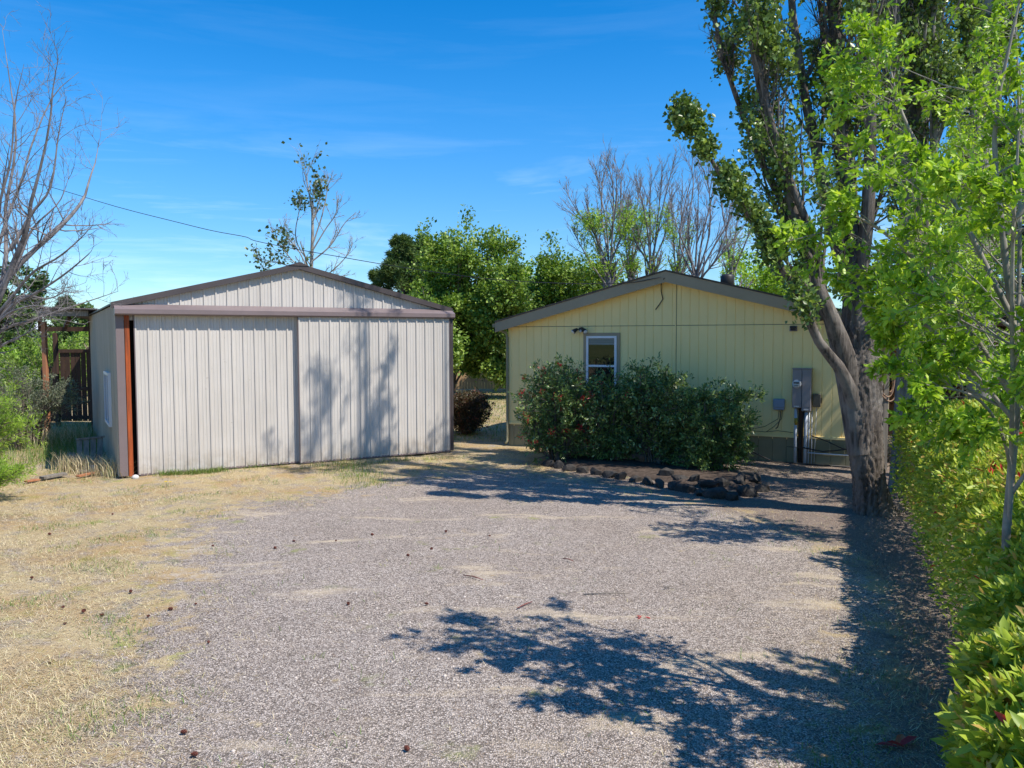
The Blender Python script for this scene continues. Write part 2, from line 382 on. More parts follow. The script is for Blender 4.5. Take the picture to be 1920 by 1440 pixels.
M['pale_bark'] = barkmat('pale_poplar_bark', (.16, .14, .12), (.36, .34, .30), 3.5, 5, .4, .01)
M['elm_bark'] = barkmat('smooth_grey_elm_bark', (.17, .155, .13), (.36, .33, .29), 3, 6, .3, .01)
M['mid_bark'] = barkmat('grey_furrowed_bark', (.085, .075, .068), (.27, .25, .225), 1.5, 9, .7, .02)
M['bark'] = barkmat('grey_brown_bark', (.10, .08, .065), (.22, .18, .15), 2, 8, .6, .02)
M['dead_bark'] = barkmat('dead_grey_bark', (.20, .16, .15), (.34, .29, .27), 2, 8, .4, .01)
M['twig'] = barkmat('bleached_twig', (.10, .09, .09), (.27, .25, .25), 2, 8, .3, .01)
M['poplar_leaf'] = leafmat('poplar_leaf', [(0, (.045, .085, .025)), (.5, (.125, .20, .05)), (1, (.38, .50, .14))], .28, .35)
M['elm_leaf'] = leafmat('elm_leaf', [(0, (.07, .15, .012)), (.5, (.29, .47, .035)), (1, (.62, .74, .10))], .38, .4)
M['hedge_leaf'] = leafmat('hedge_leaf', [(0, (.06, .12, .02)), (.35, (.20, .30, .035)), (.72, (.42, .52, .065)), (.9, (.58, .58, .12)), (.97, (.5, .30, .10)), (1, (.62, .05, .05))], .33, .45, spec=.35)
M['shrub_leaf'] = leafmat('shrub_leaf', [(0, (.05, .085, .03)), (.5, (.13, .21, .06)), (.8, (.27, .37, .10)), (1, (.60, .64, .30))], .25, .3, spec=.5)
M['red_leaf'] = leafmat('red_new_leaf', [(0, (.30, .02, .02)), (.6, (.55, .04, .05)), (1, (.60, .16, .08))], .3, .4, (1.2, .7, .7))
M['maroon_leaf'] = leafmat('maroon_leaf', [(0, (.035, .045, .018)), (.5, (.08, .07, .03)), (.8, (.13, .055, .035)), (1, (.28, .07, .05))], .25, .4, (1.2, .8, .6))
M['maple_leaf'] = leafmat('maple_leaf', [(0, (.05, .11, .015)), (.5, (.17, .28, .04)), (1, (.42, .53, .12))], .3, .45)
M['aspen_leaf'] = leafmat('aspen_leaf', [(0, (.05, .08, .035)), (.6, (.10, .15, .06)), (1, (.2, .26, .11))], .3, .4)
M['willow_leaf'] = leafmat('willow_leaf', [(0, (.13, .24, .03)), (.5, (.29, .46, .05)), (1, (.50, .62, .12))], .45, .45)
M['pine_leaf'] = leafmat('pine_needles', [(0, (.04, .08, .025)), (.6, (.09, .15, .04)), (1, (.20, .26, .06))], .2, .6)
M['fir_leaf'] = leafmat('dark_fir_needles', [(0, (.008, .018, .008)), (1, (.03, .05, .02))], .1, .7)
M['sage_leaf'] = leafmat('sage_leaf', [(0, (.09, .11, .07)), (1, (.24, .27, .17))], .2, .7)
M['straw'] = leafmat('straw', [(0, (.26, .17, .09)), (.4, (.52, .41, .24)), (.8, (.80, .70, .47)), (.93, (.66, .6, .3)), (1, (.3, .34, .12))], .2, .6, (1.1, 1, .8))
M['grass'] = leafmat('green_grass', [(0, (.07, .13, .02)), (.6, (.14, .25, .04)), (1, (.38, .36, .13))], .3, .5)
M['litter'] = leafmat('needle_litter', [(0, (.09, .06, .045)), (.6, (.27, .19, .145)), (1, (.50, .38, .29))], .1, .7, (1.1, .9, .8))
M['stone'] = leafmat('gravel_stone', [(0, (.2, .17, .15)), (.6, (.46, .40, .34)), (1, (.66, .58, .52))], 0.0, .8, (1, 1, 1))

# ------------------------------------------------------------------ the ground
def pxpoly(L): return np.array([gnd(u, v)[:2] for u, v in L])
DRIVE = pxpoly([(60, 1700), (130, 1440), (215, 1300), (275, 1180), (330, 1060), (350, 985), (450, 945), (560, 935), (700, 905), (860, 885), (960, 880),
                (1080, 900), (1200, 915), (1300, 935), (1430, 965), (1540, 1000), (1640, 1060), (1680, 1140), (1680, 1240), (1700, 1340), (1680, 1440), (1680, 1900), (900, 3000), (100, 3000)])
LITTER = pxpoly([(1000, 866), (1040, 842), (1500, 850), (1720, 850), (2050, 900), (2050, 1100), (2000, 1800), (1560, 1800), (1640, 1440), (1680, 1320), (1650, 1230), (1670, 1120), (1590, 1030), (1400, 965), (1220, 920), (1080, 893)])
def sdf(poly, X, Y):
    x = X.ravel(); y = Y.ravel(); d = np.full(x.shape, 1e9); ins = np.zeros(x.shape, bool); n = len(poly)
    for i in range(n):
        a = poly[i]; b = poly[(i + 1) % n]; e = b - a
        wx = x - a[0]; wy = y - a[1]; t = np.clip((wx * e[0] + wy * e[1]) / (e @ e), 0, 1)
        d = np.minimum(d, np.hypot(wx - e[0] * t, wy - e[1] * t))
        c = ((a[1] > y) != (b[1] > y)) & (x < e[0] * (y - a[1]) / (e[1] + 1e-12) + a[0]); ins ^= c
    return np.where(ins, d, -d).reshape(X.shape)
def sstep(a, b, x): t = np.clip((x - a) / (b - a), 0, 1); return t * t * (3 - 2 * t)
def masks(X, Y):
    g = sstep(-1.25, 1.25, sdf(DRIVE, X, Y)); l = sstep(-.5, .6, sdf(LITTER, X, Y))
    far = sstep(32, 60, np.hypot(X, Y))
    return g, l, far
def ground_material():
    m, nt, bs, out = newmat('ground_mix')
    pos = N(nt, 'ShaderNodeNewGeometry').outputs['Position']
    A = lambda n_: N(nt, 'ShaderNodeAttribute', attribute_name=n_).outputs['Fac']
    def thr(att, n_, w=.22):  # attribute thresholded by noise -> ragged edge
        s = math_(nt, 'ADD', att, math_(nt, 'MULTIPLY', math_(nt, 'SUBTRACT', n_, .5), 2.6))
        mr = N(nt, 'ShaderNodeMapRange'); mr.interpolation_type = 'SMOOTHSTEP'; mr.inputs['From Min'].default_value = .5 - w; mr.inputs['From Max'].default_value = .5 + w
        nt.links.new(s, mr.inputs['Value']); return mr.outputs[0]
    nb = noise(nt, pos, 1.3, 6, .62); nb2 = noise(nt, pos, 2.6, 7, .68)
    # gravel
    vo = N(nt, 'ShaderNodeTexVoronoi'); vo.inputs['Scale'].default_value = 75; nt.links.new(pos, vo.inputs['Vector'])
    vo2 = N(nt, 'ShaderNodeTexVoronoi'); vo2.inputs['Scale'].default_value = 24; nt.links.new(pos, vo2.inputs['Vector'])
    sp = N(nt, 'ShaderNodeSeparateColor'); nt.links.new(vo.outputs['Color'], sp.inputs[0])
    sp2 = N(nt, 'ShaderNodeSeparateColor'); nt.links.new(vo2.outputs['Color'], sp2.inputs[0])
    gv = ramp(nt, sp.outputs[0], [(0, (.21, .175, .15)), (.3, (.38, .32, .272)), (.7, (.56, .475, .41)), (1, (.78, .69, .61))])
    gv = mix(nt, ramp(nt, sp2.outputs[1], [(.82, 0.0), (.9, .6)]), gv, (.66, .58, .51))
    gap = ramp(nt, vo.outputs['Distance'], [(.3, 1.0), (.62, .38)])  # crevice shade put into the colour, darker between the stones
    gv = mix(nt, 1.0, gv, gap, 'MULTIPLY')
    gv = mix(nt, ramp(nt, noise(nt, pos, .5, 6, .65), [(.42, 0.0), (.66, .55)]), gv, mix(nt, 1.0, gv, (.80, .77, .74), 'MULTIPLY'))
    gv = mix(nt, ramp(nt, noise(nt, mapping(nt, pos, (.55, 1.5, 1), (0, 0, .25)), 1.0, 6, .7, .3), [(.55, 0.0), (.68, .75)]), gv, mix(nt, noise(nt, pos, 40, 3), (.50, .40, .27), (.62, .52, .38)))
    gv = mix(nt, ramp(nt, noise(nt, pos, 3.2, 7, .75), [(.5, 0.0), (.75, .4)]), gv, (.34, .28, .23))
    # dry grass / straw
    st = noise(nt, mapping(nt, pos, (34, 90, 1), (0, 0, .5)), 1.0, 6, .75, 1.2)
    st2 = noise(nt, mapping(nt, pos, (80, 30, 1), (0, 0, -.4)), 1.0, 6, .75, 1.2)
    stm = mix(nt, .5, st, st2)
    sc = ramp(nt, stm, [(.3, (.12, .085, .05)), (.45, (.35, .265, .15)), (.6, (.60, .50, .29)), (.75, (.84, .74, .49))])
    sc = mix(nt, ramp(nt, noise(nt, pos, .8, 5, .6), [(.45, 0.0), (.62, .75)]), sc, mix(nt, 1.0, sc, (.88, .74, .62), 'MULTIPLY'))
    sc = mix(nt, ramp(nt, noise(nt, mapping(nt, pos, (1, 1, 1), (0, 0, 1)), 1.9, 5, .6), [(.56, 0.0), (.68, .7)]), sc, mix(nt, 1.0, sc, (.62, .85, .38), 'MULTIPLY'))
    sc = mix(nt, ramp(nt, nb2, [(.48, 0.0), (.62, .8)]), sc, gv)
    # litter / bare soil
    lc = ramp(nt, stm, [(.32, (.085, .068, .056)), (.5, (.22, .175, .145)), (.68, (.46, .385, .32))])
    # field
    fc = ramp(nt, noise(nt, mapping(nt, pos, (.05, .16, 1)), 1.0, 7, .65), [(.35, (.10, .17, .03)), (.5, (.22, .27, .06)), (.68, (.42, .38, .16))])
    c = mix(nt, thr(A('gravel'), nb2), sc, gv)
    c = mix(nt, thr(A('litter'), nb), c, lc)
    c = mix(nt, thr(A('far'), nb), c, fc)
    nt.links.new(c, bs.inputs['Base Color']); bs.inputs['Roughness'].default_value = .95; bs.inputs['Specular IOR Level'].default_value = .15
    h = math_(nt, 'ADD', math_(nt, 'MULTIPLY', vo.outputs['Distance'], -.9), math_(nt, 'MULTIPLY', stm, .9))
    bump(nt, bs, h, .9, .012)
    return m
M['ground'] = ground_material()
def hgt(X, Y):
    near = 1 - sstep(25, 50, np.hypot(X, Y))
    return near * (.012 * np.sin(X * 1.3 + 1) * np.sin(Y * 1.1) + .008 * np.sin(X * 3.1 + Y * 2.3) + .006 * np.sin(X * 5.7 - Y * 4.1)) - .012
def grid_sheet(name, xs, ys, keep=None, dz=0.0):
    X, Y = np.meshgrid(xs, ys); g, l, f = masks(X, Y); Z = hgt(X, Y) + dz
    V = np.stack([X, Y, Z], -1).reshape(-1, 3); nx = len(xs); ny = len(ys)
    i = np.arange(nx * ny).reshape(ny, nx); F = np.stack([i[:-1, :-1], i[:-1, 1:], i[1:, 1:], i[1:, :-1]], -1).reshape(-1, 4)
    if keep is not None:
        k = keep(g, l).reshape(-1); F = F[k[F].all(1)]
        used = np.unique(F); re = np.zeros(len(V), int); re[used] = np.arange(len(used)); V = V[used]; F = re[F]
        g = g.reshape(-1)[used]; l = l.reshape(-1)[used]; f = f.reshape(-1)[used]
    return np_mesh(name, V, F, M['ground'], smooth=True, attrs={'gravel': g.ravel(), 'litter': l.ravel(), 'far': f.ravel()})
xs = np.concatenate([np.array([-1500, -800, -400, -200, -120, -80, -60, -45, -34, -27, -22, -19, -17.]), np.arange(-16, 14.01, .2), np.array([15, 17, 20, 25, 32, 42, 60, 90, 140, 250, 500, 900, 1500.])])
ys = np.concatenate([np.array([-1500, -500, -200, -80, -40, -20, -10, -6, -4.]), np.arange(-3, 24.01, .2), np.arange(25, 60, 1.0), np.array([62, 66, 72, 80, 90, 105, 130, 170, 240, 400, 700, 1200, 2200.])])
tag(grid_sheet('ground', xs, ys), kind='structure')
tag(grid_sheet('gravel_driveway', np.arange(-16, 14.01, .2), np.arange(-3, 24.01, .2), lambda g, l: (g > .45), .004), kind='structure')

rng = np.random.default_rng(11)
def scatter(n, x0, x1, y0, y1, wf, near=True):
    out = []
    while sum(len(o) for o in out) < n:
        y = y0 + (y1 - y0) * rng.uniform(0, 1, n) ** (1.6 if near else 1); 
        lim0 = np.maximum(x0, -.72 * y - .6); lim1 = np.minimum(x1, .72 * y + .6)
        x = lim0 + (lim1 - lim0) * rng.uniform(0, 1, n)
        g, l, f = masks(x, y); k = rng.uniform(0, 1, n) < wf(g, l, x, y); out.append(np.stack([x[k], y[k]], 1))
    return np.concatenate(out)[:n]
def zof(p): return np.column_stack([p, hgt(p[:, 0], p[:, 1]) + .002])
def in_shed(x, y):
    dx = x + 7.73; dy = y - 15.63; a = dx * .863 + dy * .506; b = -dx * .506 + dy * .863
    return (a > -.05) & (a < 7.3) & (b > .02) & (b < 9.2)
def in_house(x, y):
    dx = x + .09; dy = y - 20.3; a = dx * .903 - dy * .43; b = dx * .43 + dy * .903
    return (a > -.05) & (a < 8.4) & (b > -.02) & (b < 16)
def clump(x, y, s=1.0, ph=0): return .5 + .25 * np.sin(x * 2.1 * s + 1.7 * np.sin(y * 1.3 * s + ph)) + .25 * np.sin(y * 2.7 * s + 2.1 * np.sin(x * 1.1 * s + 2 + ph))
def blades(name, pts, Lr, wid, lean, mat, label=None, tone=None, cat=None, kind='stuff', bend=.5):
    n = len(pts); P = zof(pts) if pts.shape[1] == 2 else pts
    az = rng.uniform(0, 2 * np.pi, n); le = rng.uniform(*lean, n); L = rng.uniform(*Lr, n)[:, None]
    D = np.stack([np.cos(az) * np.sin(le), np.sin(az) * np.sin(le), np.cos(le)], 1)
    S = np.stack([-np.sin(az + rng.normal(0, .6, n)), np.cos(az), np.zeros(n)], 1) * wid * .5
    D2 = nrm(D + np.stack([np.cos(az), np.sin(az), -np.ones(n) * .7], 1) * bend)
    mid = P + D * L * .55; tip = mid + D2 * L * .45; tip[:, 2] = np.maximum(tip[:, 2], .006)
    V = np.stack([P - S, P + S, mid + S * .8, mid - S * .8, tip], 1).reshape(-1, 3)
    F = (np.array([(0, 1, 2), (0, 2, 3), (3, 2, 4)])[None] + (np.arange(n) * 5)[:, None, None]).reshape(-1, 3)
    if tone is None: tone = rng.uniform(0, 1, n)
    o = np_mesh(name, V, F, mat, tone=np.repeat(tone, 3))
    return tag(o, label, cat, kind=kind)
ok = lambda x, y: ~(in_shed(x, y) | in_house(x, y))
p = scatter(95000, -16, 14, 4.2, 20, lambda g, l, x, y: ok(x, y) * np.clip((1 - g) * (1 - l * .8) + .02, 0, 1) * (.25 + .75 * clump(x, y)))
blades('dry_grass', p, (.03, .10), .004, (1.1, 1.55), M['straw'], 'short dry straw grass lying flat around the gravel', cat='grass', bend=.1)
p = scatter(26000, -16, 12, 4.5, 22, lambda g, l, x, y: ok(x, y) * np.clip((1 - g), 0, 1) * (1 - l) * sstep(.45, .95, clump(x, y, .8, 2)))
blades('dry_grass', p, (.04, .10), .0035, (.5, 1.45), M['straw'], 'standing tufts of yellow dry grass beside the metal shed', cat='grass')
p = scatter(9000, -16, 6, 4.5, 19, lambda g, l, x, y: ok(x, y) * (1 - l) * ((1 - g) * .9 + .05) * sstep(.55, 1., clump(x, y, 1.6, 5)))
blades('green_grass', p, (.04, .10), .005, (.2, 1.2), M['grass'], 'sparse green grass patches among dry straw', cat='grass')
p = scatter(70000, -9, 14, 3.2, 19, lambda g, l, x, y: ok(x, y) * np.clip(l + .05 * g, 0, 1))
blades('needle_litter', p, (.03, .08), .004, (1.25, 1.55), M['litter'], 'brown fallen needles and twig litter under the trees and hedge', cat='leaf litter', bend=.05)
# gravel stones
def stones(name, pts, s0, s1, label, tone=None):
    n = len(pts); P = zof(pts); s = rng.uniform(s0, s1, n)
    base = np.array([(1, 0, 0), (-1, 0, 0), (0, 1, 0), (0, -1, 0), (0, 0, .6), (0, 0, -.6)], float)
    V = base[None] * (s[:, None, None]) * rng.uniform(.55, 1.2, (n, 6, 1))
    a = rng.uniform(0, 6.28, n); c, q = np.cos(a)[:, None], np.sin(a)[:, None]
    V = np.stack([V[..., 0] * c - V[..., 1] * q, V[..., 0] * q + V[..., 1] * c, V[..., 2] + rng.normal(0, .15, (n, 6)) * s[:, None]], -1) + P[:, None]
    F = (np.array([(0, 2, 4), (2, 1, 4), (1, 3, 4), (3, 0, 4), (2, 0, 5), (1, 2, 5), (3, 1, 5), (0, 3, 5)])[None] + (np.arange(n) * 6)[:, None, None]).reshape(-1, 3)
    tone = rng.uniform(0, 1, n) ** 1.1 if tone is None else tone
    return tag(np_mesh(name, V.reshape(-1, 3), F, M['stone'], tone=np.repeat(tone, 8)), label, 'gravel', kind='stuff')
p = scatter(60000, -9, 9, 4.3, 15, lambda g, l, x, y: g * (1 - l * .7))
stones('gravel', p, .004, .010, 'loose grey gravel stones spread over the driveway')
p = scatter(900, -3.5, 1.5, 4.6, 9, lambda g, l, x, y: g * np.exp(-((x + 1) ** 2 / 2 + (y - 7.6) ** 2 / 1.6)) + .04)
stones('gravel', p, .010, .022, 'larger pale pebbles in the coarse gravel patch', rng.uniform(.25, .85, 900))

# ------------------------------------------------------------------ ribbed sheets
def ribbed(mb, width, z0, z1, pitch=.2286, off=0.0, y=0.0, rib=.025, minor=.007, axis='x', x0=0.0, sgn=-1, grooves=False):
    """vertical ribbed sheet in local xz; z0,z1 functions of s; ribs stick out along -y (sgn) """
    xsr = [0.0, width]; k = -1
    prof = {}
    kmax = int(width / pitch) + 2
    for k in range(-1, kmax):
        c = off + k * pitch
        if grooves: pts = [(c - .010, 0), (c - .003, -grooves), (c + .003, -grooves), (c + .010, 0)]
        else: pts = [(c - .023, 0), (c - .014, rib), (c + .014, rib), (c + .023, 0), (c + pitch * .36 - .014, 0), (c + pitch * .36, minor), (c + pitch * .36 + .014, 0), (c + pitch * .66 - .014, 0), (c + pitch * .66, minor), (c + pitch * .66 + .014, 0)]
        for a, h in pts:
            if 0 < a < width: prof[round(a, 5)] = h
    prof[0.0] = 0; prof[width] = 0
    if not grooves or True:
        pass
    # split at apex if function is peaked
    ks = sorted(prof)
    vs = []; fs = []
    for a in ks:
        h = prof[a]
        for z in (z0(a), z1(a)):
            q = (x0 + a, y + sgn * h, z) if axis == 'x' else (y + sgn * h, x0 + a, z)
            vs.append(q)
    for i in range(len(ks) - 1):
        f = (2 * i, 2 * i + 2, 2 * i + 3, 2 * i + 1); fs.append(f)
    mb.add(vs, fs)
    return mb

# ------------------------------------------------------------------ the metal shed
SW, SD, EZ, AZ = 7.2, 9.14, 3.42, 4.30
shed = empty('metal_shed', (-7.73, 15.63, 0), math.atan2(.506, .863), 'cream ribbed metal shed with brown trim and two big sliding doors', 'shed')
def gable(s): return EZ + (AZ - EZ) * (1 - abs(s - SW / 2) / (SW / 2)) - .03
mb = MB(); ribbed(mb, SW, lambda s: 3.10, gable, y=.03, off=.06); mb.build('wall', M['shed'], shed)['label'] = 'cream ribbed gable panel above the doors'
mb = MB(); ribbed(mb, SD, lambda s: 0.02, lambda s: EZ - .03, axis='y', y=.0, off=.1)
mb.build('wall', M['shed_side'], shed)['label'] = 'shaded ribbed side wall'
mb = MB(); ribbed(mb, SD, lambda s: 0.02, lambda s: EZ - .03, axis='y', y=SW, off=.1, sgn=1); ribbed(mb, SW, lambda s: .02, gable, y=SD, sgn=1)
mb.build('wall', M['shed_side'], shed)
mb = MB(); mb.box((.03, .32, .01), (SW - .03, .36, 3.3)); mb.build('interior_shade_sheet', M['dark_in'], shed)  # added near-black sheet, paints the unlit interior behind the door gap
# header over the doors (boxed track cover)
mb = MB(); mb.add([(-.02, -.20, 3.195), (SW + .06, -.20, 3.195), (SW + .06, -.235, 3.225), (-.02, -.235, 3.225), (-.02, -.235, 3.31), (SW + .06, -.235, 3.31), (SW + .06, -.02, 3.415), (-.02, -.02, 3.415), (-.02, .02, 3.195), (SW + .06, .02, 3.195), (-.02, .02, 3.415), (SW + .06, .02, 3.415)],
    [(0, 1, 2, 3), (3, 2, 5, 4), (4, 5, 6, 7), (7, 6, 11, 10), (8, 9, 1, 0), (0, 3, 4, 7, 10, 8), (1, 9, 11, 6, 5, 2)]); mb.build('door_track_cover', M['trim'], shed)
# doors
def door(x0, x1, y, z0, z1, label):
    r = MB(); ribbed(r, x1 - x0, lambda s: z0, lambda s: z1, y=y, x0=x0, off=.02); o = r.build('sliding_door', M['shed'], shed); o['label'] = label
    e = MB(); e.box((x0 - .012, y - .026, z0), (x0, y + .03, z1)); e.box((x1, y - .026, z0), (x1 + .012, y + .03, z1)); e.box((x0, y + .002, z0 - .015), (x1, y + .03, z0 + .03)); e.box((x0, y - .004, z0 - .02), (x1, y - .001, z0 + .018))
    e.build('edge_trim', M['trim'], o)
    return o
door(.335, 3.62, -.03, .035, 3.21, 'sunlit left sliding door with a narrow shadow under the track')
door(3.53, 7.14, -.15, .03, 3.20, 'right sliding door dappled with tree shadow')
mb = MB(); mb.box((.0, -.05, .03), (.15, -.003, 3.195), bev=.004); mb.build('corner_trim', M['trim'], shed)
mb = MB(); mb.box((SW - .02, -.14, .03), (SW + .05, .03, 3.194), bev=.004); mb.build('corner_trim', M['roofmetal'], shed)
mb = MB(); mb.box((.158, -.055, .02), (.245, .0, 3.194), bev=.006); mb.build('door_post', M['orange_wood'], shed)
# roof
th = .03
def roof_gable(W_, ez, az, y0, y1, ov, t=.03):
    m_ = MB(); sl = (az - ez) / (W_ / 2)
    for sgn in (-1, 1):
        xe = W_ / 2 + sgn * (W_ / 2 + ov); ze = ez - sl * ov
        a = [(W_ / 2, y0, az), (xe, y0, ze), (xe, y1, ze), (W_ / 2, y1, az)]
        top = [(q[0], q[1], q[2] + t) for q in a]
        m_.add(a + top, [(0, 1, 2, 3), (7, 6, 5, 4), (0, 4, 5, 1), (1, 5, 6, 2), (2, 6, 7, 3)])
    return m_
rf = roof_gable(SW, EZ, AZ, -.06, SD + .1, .06); 
r_ = rf.build('roof', M['roofmetal'], shed)
mb = MB(); sl = (AZ - EZ) / (SW / 2)
for sg in (-1, 1):   # rake trim
    a = (SW / 2, AZ + .045); b = (SW / 2 + sg * (SW / 2 + .07), EZ - sl * .07 + .045)
    vs = []
    for (x, z) in (a, b):
        vs += [(x, -.085, z - .115), (x, -.085, z), (x, .03, z), (x, .03, z - .115)]
    mb.add(vs, [(0, 1, 5, 4), (1, 2, 6, 5), (2, 3, 7, 6), (3, 0, 4, 7), (0, 3, 2, 1), (4, 5, 6, 7)])
mb.build('rake_trim', M['roofmetal'], shed)
mb = MB(); mb.add([(SW / 2 - .22, -.1, AZ + .0), (SW / 2, -.1, AZ + .085), (SW / 2 + .22, -.1, AZ + .0), (SW / 2 - .22, SD, AZ + .0), (SW / 2, SD, AZ + .085), (SW / 2 + .22, SD, AZ + .0)], [(0, 1, 4, 3), (1, 2, 5, 4), (0, 2, 1), (3, 4, 5)]); mb.build('ridge_cap', M['roofmetal'], r_)
# side window
mb = MB()
y0, y1, z0, z1 = 1.35, 2.75, .88, 2.02
for a in (((-.075, y0, z0), (-.0, y0 + .06, z1)), ((-.075, y1 - .06, z0), (-.0, y1, z1)), ((-.075, y0 + .06, z0), (-.0, y1 - .06, z0 + .06)), ((-.075, y0 + .06, z1 - .06), (-.0, y1 - .06, z1)), ((-.07, 2.0, z0 + .06), (-.002, 2.06, z1 - .06))): mb.box(*a)
wo = mb.build('window', M['white'], shed)
mb = MB(); mb.box((-.05, y0 + .06, z0 + .06), (-.044, 2.0, z1 - .06)); mb.box((-.05, 2.06, z0 + .06), (-.044, y1 - .06, z1 - .06)); mb.build('pane', M['glass'], wo)

# ------------------------------------------------------------------ the yellow house
HWD = 8.2
house = empty('yellow_house', (-.09, 20.3, 0), math.atan2(-.43, .903), 'pale yellow manufactured house with olive fascia and skirting', 'house')
HX = 4.1
def rk(s): return 3.05 + (HX - abs(s - HX)) * .2576
mb = MB()
for (a, b) in ((0, HX), (HX, HWD)):
    ribbed(mb, b - a, lambda s: .57, lambda s, a=a: min(3.005, rk(s + a)), pitch=.2032, off=.1, x0=a, grooves=.011)
ribbed(mb, HX, lambda s: 3.015, lambda s: rk(s), pitch=.2032, off=.1, x0=0, grooves=.011)
ribbed(mb, HX, lambda s: 3.015, lambda s: rk(s + HX), pitch=.2032, off=.1, x0=HX, grooves=.011)
mb.box((0, .012, .5), (HWD, .1, 3.06))
mb.box((0, .1, 0.5), (.1, 14, 3.1)); mb.box((HWD - .1, .1, 0.5), (HWD, 14, 3.1)); mb.box((.1, 13.9, .5), (HWD - .1, 14, 3.1))
mb.box((.4, .013, 3.06), (HWD - .4, .1, 3.15)); 
mb.add([(0, .014, 3.03), (HWD, .014, 3.03), (HX, .014, 4.06)], [(0, 1, 2)])
mb.box((HX + .165, -.014, 1.6), (HX + .185, -.0, 4.0))
hw = mb.build('wall', M['yellow'], house)
mb = MB(); mb.box((HX + .19, -.004, .6), (HX + .20, .006, 4.0)); mb.box((0, -.002, 3.004), (HWD, .01, 3.016)); mb.build('wall_seam', M['olive_box'], hw)
mb = MB(); mb.box((-.02, -.03, .545), (HWD + .02, -.0, .60), bev=.004); mb.build('sill_trim', M['yellow'], house)
mb = MB(); ribbed(mb, HWD, lambda s: -.03, lambda s: .56, pitch=.3, off=.15, y=.01, grooves=.012); mb.box((0, .03, -.03), (.06, 14, .55)); mb.box((HWD - .06, .03, -.03), (HWD, 14, .55))
mb.box((.0, .024, -.03), (HWD, .03, .55)); sk = mb.build('skirting', M['skirt'], house)
# crawl space vent in the skirting
mb = MB()
x0 = 7.32
mb.box((x0, -.015, .2), (x0 + .62, .0, .225)); mb.box((x0, -.015, .465), (x0 + .62, .0, .49))
for k in range(3): mb.box((x0 + k * .295, -.015, .225), (x0 + k * .295 + .03, .0, .465))
for k in range(8): mb.box((x0 + .03, -.008, .24 + k * .028), (x0 + .59, .0, .252 + k * .028))
mb.build('crawl_vent', M['skirt'], sk)
# roof and fascia
OV = .24
rf = MB(); sl = .2576
for sg in (-1, 1):
    xe = HX + sg * (HX + OV); ze = 4.24 - sl * (HX + OV)
    a = [(HX, -.30, 4.24), (xe, -.30, ze), (xe, 14.3, ze), (HX, 14.3, 4.24)]
    rf.add(a + [(q[0], q[1], q[2] + .035) for q in a], [(0, 1, 2, 3), (7, 6, 5, 4), (0, 4, 5, 1), (1, 5, 6, 2), (2, 6, 7, 3)])
rfo = rf.build('roof', M['shingle'], house)
fm = MB()
for sg in (-1, 1):
    xe = HX + sg * (HX + OV); ze = 4.24 - sl * (HX + OV); vs = []
    for (x, z) in ((HX, 4.236), (xe, ze - .004)): vs += [(x, -.28, z - .245), (x, -.28, z), (x, -.245, z), (x, -.245, z - .245)]
    fm.add(vs, [(0, 1, 5, 4), (1, 2, 6, 5), (2, 3, 7, 6), (3, 0, 4, 7), (0, 3, 2, 1), (4, 5, 6, 7)])
    fm.box((min(xe, xe - sg * .03), -.24, ze - .16), (max(xe, xe - sg * .03), 14.2, ze - .005))
fm.build('fascia', M['fascia'], house)
sm_ = MB()
for sg in (-1, 1):
    xe = HX + sg * (HX + OV - .03); ze = 4.24 - sl * (HX + OV - .03)
    sm_.add([(HX, -.243, 4.10), (xe, -.243, ze - .14), (xe, .02, ze - .14), (HX, .02, 4.10)], [(0, 1, 2, 3)])
    sm_.add([(HX + sg * HX, .02, ze - .13), (xe, .02, ze - .13), (xe, 14, ze - .13), (HX + sg * HX, 14, ze - .13)], [(0, 1, 2, 3)])
sm_.build('soffit', M['yellow'], house)
# downspout and gutter
mb = MB(); mb.tube([(-.2, -.2, 3.0), (-.16, -.17, 2.93), (-.03, -.06, 2.86), (-.005, -.055, 2.74), (-.005, -.055, 1.5), (-.005, -.055, .12), (-.03, -.12, .06)], .036, 8); mb.box((-.33, -.24, 3.0), (-.245, 14, 3.09))
mb.build('downspout', M['skirt'], house)
# window
def hwin():
    t = MB(); x0, x1, z0, z1 = 2.03, 2.95, 1.22, 2.85
    t.box((x0, -.03, z0), (x0 + .075, .0, z1)); t.box((x1 - .075, -.03, z0), (x1, .0, z1)); t.box((x0 + .075, -.03, z1 - .075), (x1 - .075, .0, z1)); t.box((x0 + .075, -.03, z0), (x1 - .075, .0, z0 + .075))
    w = t.build('window', M['fascia'], house)
    f = MB(); a, b, c, d = x0 + .077, x1 - .077, z0 + .077, z1 - .077; mz = 2.03
    f.box((a, -.045, c), (a + .055, -.003, d)); f.box((b - .055, -.045, c), (b, -.003, d)); f.box((a + .055, -.045, d - .055), (b - .055, -.003, d)); f.box((a + .055, -.045, c), (b - .055, -.003, c + .055)); f.box((a + .055, -.04, mz), (b - .055, -.003, mz + .05))
    f.build('window_frame', M['white'], w)
    bl = MB(); bl.box((a + .06, -.0235, d - .21), (b - .06, -.0215, d - .06)); bl.build('pale_band', M['pale_band'], w)  # thin grey strip just in front of the upper pane
    sl_ = MB(); sl_.box((x0 - .01, -.05, z0 - .03), (x1 + .01, -.0, z0 - .002), bev=.004); sl_.build('sill', M['fascia'], w)
    for (q0, q1) in ((c + .055, mz), (mz + .05, d - .055)):
        g = MB(); g.box((a + .055, -.02, q0), (b - .055, -.012, q1)); g.build('pane', M['glass'], w)
hwin()
